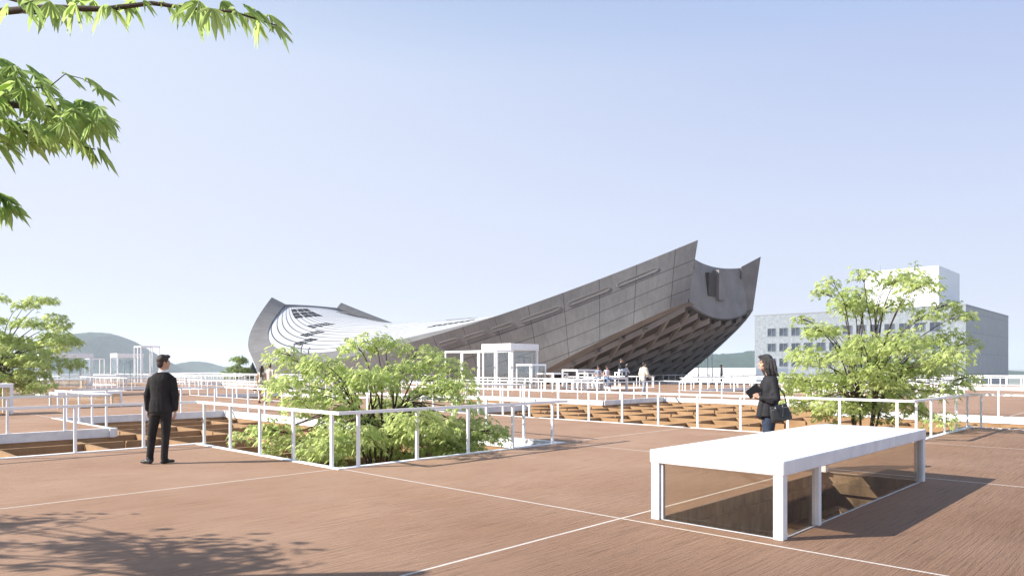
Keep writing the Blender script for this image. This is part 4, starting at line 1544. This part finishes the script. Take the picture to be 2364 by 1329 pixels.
jk = [loft([((0.035, 0, 0.845), .192, .135, 0), ((0.035, 0, 0.95), .186, .132, 0), ((0.04, 0, 1.10), .165, .122, 0), ((0.045, 0, 1.25), .180, .130, 0), ((0.05, 0, 1.37), .195, .124, 0), ((0.052, 0, 1.435), .180, .104, 0), ((0.055, -0.005, 1.482), .125, .082, 0), ((0.058, -0.008, 1.505), .080, .072, 0)]),
      capsule((-0.118, 0, 1.372), (-0.185, -0.02, 1.13), .066, .057), capsule((-0.185, -0.02, 1.13), (-0.190, 0.01, 0.905), .057, .047), capsule((0.220, 0, 1.372), (0.280, -0.02, 1.13), .066, .057), capsule((0.280, -0.02, 1.13), (0.262, 0.01, 0.905), .058, .047)]
jo = fuse('jacket', jk, 0.009, M['suit'], man, 4)
b = MB()
b.beam((0.036, -0.137, 0.846), (0.038, -0.128, 1.02), 0.006, 0.006)
b.build('jacket_vent', M['joint'], man)
fuse('trousers', [loft([((0.03, 0, 0.80), .165, .12, 0), ((0.035, 0, 0.98), .155, .11, 0)])] + [capsule((-0.055, 0, .86), (-0.120, 0.012, .50), .098, .070), capsule((-0.120, 0.020, .50), (-0.148, -0.005, .13), .068, .056), capsule((-0.148, -0.005, .13), (-0.148, -0.004, .06), .056, .059), capsule((0.115, 0, .86), (0.105, 0.012, .50), .098, .068), capsule((0.105, 0.012, .50), (0.088, -0.005, .13), .067, .056), capsule((0.088, -0.005, .13), (0.088, -0.004, .06), .056, .059)], 0.010, M['suit'], man, 4)
shoe((-0.17, -0.02, 0), R(65), M['leather'], man)
shoe((0.095, 0.02, 0), R(-28), M['leather'], man)

# --- woman in a black jacket, facing left
wm = thing('person', 'woman in a black jacket and dark jeans with shoulder length black hair facing left', 'person', (3.93, 10.9, 0), R(86))
hc = Vector((0, 0.055, 1.655))
hy, hp = 0.0, -0.06
fuse('body', head(hc, hy, hp) + [capsule((0, -0.02, 1.42), (0, 0.025, 1.57), .050, .047), loft([((0, 0, 0.9), .15, .10, 0), ((0, 0, 1.15), .13, .09, 0), ((0, -.01, 1.40), .15, .08, 0)]),
                                 capsule((-.17, -.03, 1.37), (-.21, -.045, 1.12), .045, .038), capsule((-.21, -.045, 1.12), (-.12, 0.165, 1.12), .036, .026), capsule((.17, -.03, 1.37), (.21, -.05, 1.12), .045, .038), capsule((.21, -.05, 1.12), (.10, 0.17, 1.14), .036, .026)]
     + legs([(-.08, 0, .9), (.08, 0, .9)], [(-.085, .03, .5), (.08, .0, .5)], [(-.085, .0, .1), (.08, -.12, .1)], .08, .05, .036)
     + hand((-.115, .17, 1.125), (0.25, 0.75, 0.45), (0.9, 0.0, -0.3), (0, -0.35, 1), 0.5, 0.95) + hand((.09, .175, 1.14), (-0.45, 0.8, 0.0), (-0.2, 0, 1), (-0.6, -0.3, 0.5), 0.4, 0.95), 0.0062, M['skin'], wm)
features(wm, hc, hy, hp)
hr = [ellip(hc + Vector((0, -0.018, 0.035)), (0.092, 0.102, 0.100)), ellip(hc + Vector((0, -0.075, -0.06)), (0.092, 0.075, 0.125)), ellip(hc + Vector((0, -0.105, -0.155)), (0.09, 0.058, 0.075)), ellip(hc + Vector((0, 0.058, 0.088)), (0.055, 0.050, 0.030))]
for s in (-1, 1):
    hr.append(ellip(hc + Vector((s * .058, -.055, -.095)), (.042, .075, .115)))
    for (y0, y1, y2, r) in [(-.02, -.015, -.02, .026), (-.06, -.07, -.075, .030), (-.10, -.125, -.13, .030), (0.018, 0.026, 0.012, .020)]:
        hr += [capsule(hc + Vector((s * .078, y0, .03)), hc + Vector((s * .092, y1, -.085)), r, r), capsule(hc + Vector((s * .092, y1, -.085)), hc + Vector((s * .082, y2 - 0.02, -.185)), r, r * .55)]
for k in range(9):
    a = (k - 4) * .024
    hr.append(capsule(hc + Vector((a, -.115 - .006 * (k % 2), -.10)), hc + Vector((a * 1.15, -.165 - .018 * (k % 3), -.215 + .012 * (k % 2))), .024, .007))
fuse('hair', hr, 0.0075, M['hair'], wm, 5)
fuse('jacket', [loft([((0, 0.015, 0.84), .195, .150, 0), ((0, .01, .95), .190, .148, 0), ((0, 0.005, 1.10), .162, .125, 0), ((0, 0.005, 1.24), .170, .138, 0), ((0, -.01, 1.36), .178, .122, 0), ((0, -.02, 1.42), .150, .095, 0), ((0, -.02, 1.465), .085, .072, 0)]),
                capsule((-.15, -.025, 1.375), (-.225, -.05, 1.12), .070, .060), capsule((-.225, -.05, 1.12), (-.135, 0.145, 1.115), .060, .045), capsule((.15, -.025, 1.375), (.225, -.055, 1.12), .070, .060), capsule((.225, -.055, 1.12), (.115, 0.15, 1.135), .060, .045),
                capsule((-.06, .11, 1.02), (-.05, .13, .86), .07, .075), capsule((-.03, 0.095, 1.33), (-.05, 0.115, 1.05), .03, .035), capsule((-.19, -.035, 1.22), (-.20, 0.0, 1.19), .062, .05), capsule((-.17, 0.06, 1.085), (-.19, .0, 1.07), .048, .055)], 0.009, M['jacketblack'], wm, 3)
fuse('jeans', [loft([((0, 0, .80), .16, .118, 0), ((0, 0, .96), .15, .11, 0)])] + legs([(-.08, 0, .86), (.08, 0, .86)], [(-.085, .03, .5), (.08, .0, .5)], [(-.085, .0, .08), (.08, -.12, .08)], .098, .066, .058), 0.010, M['denimdark'], wm, 3)
shoe((-.085, 0.02, 0), 0, M['leather'], wm)
shoe((.08, -.10, 0), 0, M['leather'], wm)
# notebook in her hand
nb = thing('notebook', 'black notebook held against the front of the woman in the black jacket', 'notebook', (3.93 - 0.265, 10.9 - 0.085, 1.225), R(86))
for nm, dx, mm_ in (('cover', 0.0, 'book'), ('cover', 0.016, 'book')):
    MB().bbox(-.004 + dx, .0 + dx + .001, -.105, .105, -.075, .075, .0015).build(nm, M[mm_], nb)
MB().box(.0012, .0118, -.101, .101, -.072, .072).build('pages', M['paper'], nb)
nb.rotation_euler = (R(-2), R(-18), R(86))
nb.rotation_euler = (Matrix.Rotation(R(86), 3, 'Z') @ Matrix.Rotation(R(-38), 3, 'X') @ Matrix.Rotation(R(-12), 3, 'Y')).to_euler()
# shoulder bag
bgx, bgy, bgz = 3.93 + 0.10, 10.9 - 0.275, 0.77
bag = thing('shoulder_bag', 'black leather shoulder bag with looped handle hanging at the hip of the woman', 'bag', (bgx, bgy, bgz), R(-4))
bag.rotation_euler = (0, R(-14), R(-4))
rows = []
pr = [loft([((0, 0, 0.012), .155, .050, 0), ((0, 0, .06), .160, .058, 0), ((0, 0, .16), .147, .048, 0), ((0, 0, .235), .133, .030, 0), ((0, 0, .26), .128, .022, 0)])]
fuse('bag_body', pr, 0.009, M['leather'], bag, 3)
b = MB()
b.tube([(-.055 + .11 * t, -.052 - .012 * math.sin(math.pi * t), .235 - .15 * math.sin(math.pi * t)) for t in np.linspace(0, 1, 13)], [.0075] * 13, 8)
b.build('handle', M['leather'], bag, True)
b = MB()
for x in (-.055, .055):
    b.tube([(x - .012, -.034, .235), (x, -.040, .247), (x + .012, -.034, .235), (x, -.040, .223), (x - .012, -.034, .235)], [.004] * 5, 6)
b.build('ring', M['metal'], bag, True)
b = MB()
b.box(-.13, .13, -.0335, -.029, .205, .2085)
b.build('zip', M['metal'], bag)
b = MB()
b.tube([(0.125, 0, .25), (0.13, 0.02, .40), (0.045, .115, .645), (0.02, .18, .66), (-.02, .23, .58)], [.011] * 5, 8)
b.build('strap', M['leather'], bag, True)


# --- small figures
def small_person(label, loc, rz, sc, spec, vox=0.013):
    r = thing('person', label, 'person', loc, rz)
    r.scale = (sc, sc, sc)
    hcn, hyw, hpt = Vector(spec['head']), spec.get('yaw', 0), spec.get('pitch', 0)
    J = spec
    pr = head(hcn, hyw, hpt) + [capsule(J['neck0'], hcn + Vector((0, -0.01, -0.08)), .05, .047)]
    pel, ch = Vector(J['pelvis']), Vector(J['chest'])
    pr += [capsule(pel, pel.lerp(ch, .5), .13, .115, 14, ((0, 1, 0), .75)), capsule(pel.lerp(ch, .5), ch, .115, .13, 14, ((0, 1, 0), .7))]
    for s in ('L', 'R'):
        sh, el, wr = [Vector(q) for q in J['arm' + s]]
        pr += [capsule(sh, el, .045, .037), capsule(el, wr, .037, .027)]
        d = (wr - el).normalized()
        nx = Vector((1 if s == 'L' else -1, 0, 0.2)) if abs(d.z) > .6 else Vector((0, 0, -1))
        pr += hand(wr - d * 0.01, d, nx, Vector((0, 1, 0)) if abs(d.z) > .6 else Vector((1 if s == 'L' else -1, 0, .3)), .5)
        h, k, a = [Vector(q) for q in J['leg' + s]]
        pr += [capsule(h, k, .075, .052), capsule(k, a, .05, .034)]
        if J.get('bare_feet_dir') is None:
            pass
    fuse('body', pr, 0.0095, M['skin'], r, 2)
    if J.get('hairlong'):
        Qh = rot3(hyw, hpt)
        hh = [ellip(hcn + Qh @ Vector((0, -.018, .03)), (.088, .10, .098), Qh), capsule(hcn + Qh @ Vector((0, -.06, 0)), hcn + Vector((Qh @ Vector((0, -.09, 0))).to_tuple()) + Vector((0, 0, -J['hairlong'])), .075, .05, 12)]
        for s in (-1, 1):
            hh.append(capsule(hcn + Qh @ Vector((s * .075, -.01, .02)), hcn + Qh @ Vector((s * .085, -.03, 0)) + Vector((0, 0, -J['hairlong'] * .85)), .03, .018))
        fuse('hair', hh, .011, M[J.get('hairmat', 'hairbrown')], r, 2)
    else:
        Qh = rot3(hyw, hpt)
        fuse('hair', [ellip(hcn + Qh @ Vector((0, -.022, .042)), (.083, .096, .092), Qh), ellip(hcn + Qh @ Vector((0, -.055, -.015)), (.07, .05, .075), Qh)], .011, M['hair'], r, 2)
    # top
    g_ = J.get('fit', .028)
    tp_ = [capsule(pel + Vector((0, 0, J.get('hem', -.02))), pel.lerp(ch, .5), .13 + g_, .115 + g_, 14, ((0, 1, 0), .78)), capsule(pel.lerp(ch, .5), ch, .115 + g_, .125 + g_, 14, ((0, 1, 0), .74)), capsule(ch + Vector((-.10, 0, .06)), ch + Vector((.10, 0, .06)), .06, .06)]
    for s in ('L', 'R'):
        sh, el, wr = [Vector(q) for q in J['arm' + s]]
        if J['sleeve'] >= 1:
            tp_.append(capsule(sh, sh.lerp(el, 1), .052 + g_, .042 + g_ * .8))
        elif J['sleeve'] > 0:
            tp_.append(capsule(sh, sh.lerp(el, J['sleeve']), .052 + g_ * .6, .048 + g_ * .6))
        if J['sleeve'] >= 2:
            tp_.append(capsule(el, el.lerp(wr, .92), .042 + g_ * .8, .034 + g_ * .4))
    if J.get('skirt'):
        z0 = pel.z
        tp_.append(loft([((pel.x, pel.y, z0 + .1), .15, .11, 0), ((pel.x, pel.y, z0 - .1), .19, .145, 0), ((pel.x, pel.y, z0 - J['skirt']), .225, .17, 0)]))
    fuse(J.get('topname', 'shirt'), tp_, .011, M[J['top']], r, 2)
    if not J.get('skirt'):
        lg_ = [capsule(pel + Vector((-.05, 0, 0)), pel + Vector((.05, 0, 0)), .128, .128, 14, ((0, 1, 0), .85))]
        for s in ('L', 'R'):
            h, k, a = [Vector(q) for q in J['leg' + s]]
            lg_ += [capsule(h, k, .095, .068), capsule(k, k.lerp(a, J.get('cuff', .95)), .066, .055)]
        fuse('trousers', lg_, .011, M[J['bottom']], r, 2)
    for s in ('L', 'R'):
        a = Vector(J['leg' + s][2])
        shoe(a + Vector((0, 0, -.085)), J.get('toe' + s, 0), M[J.get('shoes', 'shoewhite')], r)
    return r


small_person('woman with long dark hair in a sleeveless floral dress walking away at left', (-11.1, 31.6, 0), R(-8), 1.0, dict(
    head=(-.01, .02, 1.54), yaw=.1, pitch=-.05, neck0=(0, -.01, 1.34), pelvis=(0, 0, .92), chest=(0, 0, 1.27),
    armL=[(-.165, 0, 1.30), (-.215, -.02, 1.04), (-.225, .05, .80)], armR=[(.165, 0, 1.30), (.20, .0, 1.06), (.16, .17, 1.0)],
    legL=[(-.08, 0, .88), (-.09, .02, .46), (-.10, -.02, .085)], legR=[(.08, 0, .88), (.10, .02, .46), (.14, -.04, .085)], toeR=R(-40),
    sleeve=0, fit=.012, top='floral', skirt=.36, topname='dress', hairlong=.36, shoes='brownleather'))
hb = thing('handbag', 'small brown handbag held by the woman in the floral dress', 'bag', (-11.1 - .24, 31.55, .56), 0)
v, f = loft([((0, 0, 0), .12, .05, 0), ((0, 0, .11), .115, .045, 0), ((0, 0, .16), .09, .025, 0)])
b = MB()
b.add(v, f)
b.build('bag_body', M['brownleather'], hb, True)
b = MB()
b.tube([(-.06, 0, .15), (-.03, 0, .27), (.03, 0, .27), (.06, 0, .15)], [.008] * 4, 6)
b.build('handle', M['brownleather'], hb, True)
small_person('man in a pale pink shirt standing close behind the woman in the floral dress', (-10.98, 32.3, 0), R(-20), 1.03, dict(
    head=(0, .02, 1.62), yaw=.3, neck0=(0, -.01, 1.42), pelvis=(0, 0, .95), chest=(0, 0, 1.34),
    armL=[(-.18, 0, 1.38), (-.22, -.02, 1.10), (-.22, .05, .86)], armR=[(.18, 0, 1.38), (.22, -.02, 1.10), (.22, .05, .86)],
    legL=[(-.08, 0, .9), (-.09, .02, .48), (-.10, -.02, .085)], legR=[(.08, 0, .9), (.09, .02, .48), (.10, -.04, .085)],
    sleeve=.6, fit=.02, top='cream', bottom='cream'))
small_person('man in a cream jacket and grey trousers walking to the right past the bench', (7.42, 40.2, 0), R(-62), 1.08, dict(
    head=(0, .05, 1.62), yaw=-.15, neck0=(0, 0, 1.42), pelvis=(0, 0, .94), chest=(0, .02, 1.34), hem=-.06,
    armL=[(-.18, 0, 1.38), (-.23, -.06, 1.11), (-.20, -.01, .88)], armR=[(.18, .02, 1.38), (.24, .08, 1.12), (.20, .24, .95)],
    legL=[(-.08, 0, .9), (-.09, .10, .50), (-.09, .12, .085)], legR=[(.08, 0, .9), (.09, -.02, .48), (.09, -.16, .10)],
    sleeve=2, fit=.045, top='cream', bottom='greycloth', topname='jacket'))
sit = dict(pitch=-.45, neck0=(0, .03, 1.33), pelvis=(0, 0, .88), chest=(0, .04, 1.24), sleeve=.35, fit=.018, cuff=.93)
small_person('seated woman in a grey top and pale trousers looking down, left of the pair', (5.75, 47.35, 0), R(165), 1.06, dict(
    sit, head=(0, .08, 1.50), yaw=0, armL=[(-.165, .03, 1.25), (-.21, .05, 1.02), (-.08, .24, .98)], armR=[(.165, .03, 1.25), (.21, .05, 1.02), (.10, .24, 1.0)],
    legL=[(-.09, .02, .82), (-.06, .42, .80), (-.03, .46, .36)], legR=[(.09, .02, .82), (.26, .38, .80), (.08, .5, .34)], top='greycloth', bottom='denimlight', hairlong=.26, shoes='shoewhite'))
small_person('seated woman in a pale sleeveless top and blue jeans, right of the pair', (6.28, 47.30, 0), R(192), 1.06, dict(
    sit, head=(0, .08, 1.49), yaw=.1, armL=[(-.165, .03, 1.25), (-.21, .03, 1.02), (-.07, .25, .99)], armR=[(.165, .03, 1.25), (.22, .04, 1.02), (.08, .25, .97)],
    legL=[(-.09, .02, .82), (-.08, .42, .80), (-.07, .46, .36)], legR=[(.09, .02, .82), (.10, .44, .82), (.05, .50, .36)], top='palecloth', bottom='denim', hairlong=.3, sleeve=0, shoes='brownleather'))
small_person('man in a black sweater and pale jeans reading with legs crossed on the stool', (7.40, 48.98, .93), R(-100), 1.06, dict(
    head=(0, .11, 1.07), yaw=0, pitch=-.35, neck0=(0, .05, .90), pelvis=(0, 0, .43), chest=(0, .05, .80),
    armL=[(-.17, .05, .82), (-.22, .13, .58), (-.07, .34, .66)], armR=[(.17, .05, .82), (.22, .13, .58), (.07, .34, .66)],
    legL=[(-.09, .02, .38), (-.06, .44, .42), (-.05, .42, .085)], legR=[(.09, .02, .40), (.04, .46, .54), (-.16, .62, .26)],
    sleeve=2, fit=.03, top='jacketblack', bottom='denimlight', topname='sweater', shoes='leather', cuff=.85))
bk = thing('open_book', 'small open white book in the hands of the man on the stool', 'book', (7.40 + .42, 48.98 - .08, .93 + .78), R(-100))
MB().add([(-.13, 0, .03), (0, .02, 0), (0, -.06, -.14), (-.13, -.08, -.11)], [(0, 1, 2, 3)]) if False else None
b = MB()
for s in (-1, 1):
    b.add([(0, 0, 0), (s * .14, -.02, .03), (s * .14, .09, .15), (0, .11, .12), (0, .012, -.012), (s * .14, -.008, .018), (s * .14, .102, .138), (0, .122, .108)],
          [(0, 1, 2, 3), (4, 7, 6, 5), (0, 4, 5, 1), (1, 5, 6, 2), (2, 6, 7, 3)])
b.build('pages', M['paper'], bk)
small_person('distant man in a dark grey jacket facing left near the low white hall', (20.0, 68.0, 0), R(75), 1.06, dict(
    head=(0, .05, 1.62), yaw=0, neck0=(0, 0, 1.42), pelvis=(0, 0, .94), chest=(0, .0, 1.34),
    armL=[(-.18, 0, 1.38), (-.23, -.04, 1.11), (-.21, .05, .88)], armR=[(.18, .02, 1.38), (.23, -.04, 1.12), (.20, .05, .88)],
    legL=[(-.08, 0, .9), (-.09, .04, .50), (-.09, .02, .085)], legR=[(.08, 0, .9), (.09, .0, .48), (.09, -.06, .10)],
    sleeve=2, fit=.035, top='frame', bottom='suit', topname='jacket'))

# ------------------------------------------------------------------ haze
m, n, l, b = nmat('pale_air')
n.remove(b)
pv = n.new('ShaderNodeVolumePrincipled')
pv.inputs['Color'].default_value = (0.84, 0.92, 1.0, 1)
pv.inputs['Density'].default_value = 0.00024
pv.inputs['Anisotropy'].default_value = 0.2
l.new(pv.outputs[0], n['Material Output'].inputs['Volume'])
hz = MB().box(-3600, 3600, -320, 6300, -10, 130).build('haze', m)
hz['kind'] = 'stuff'
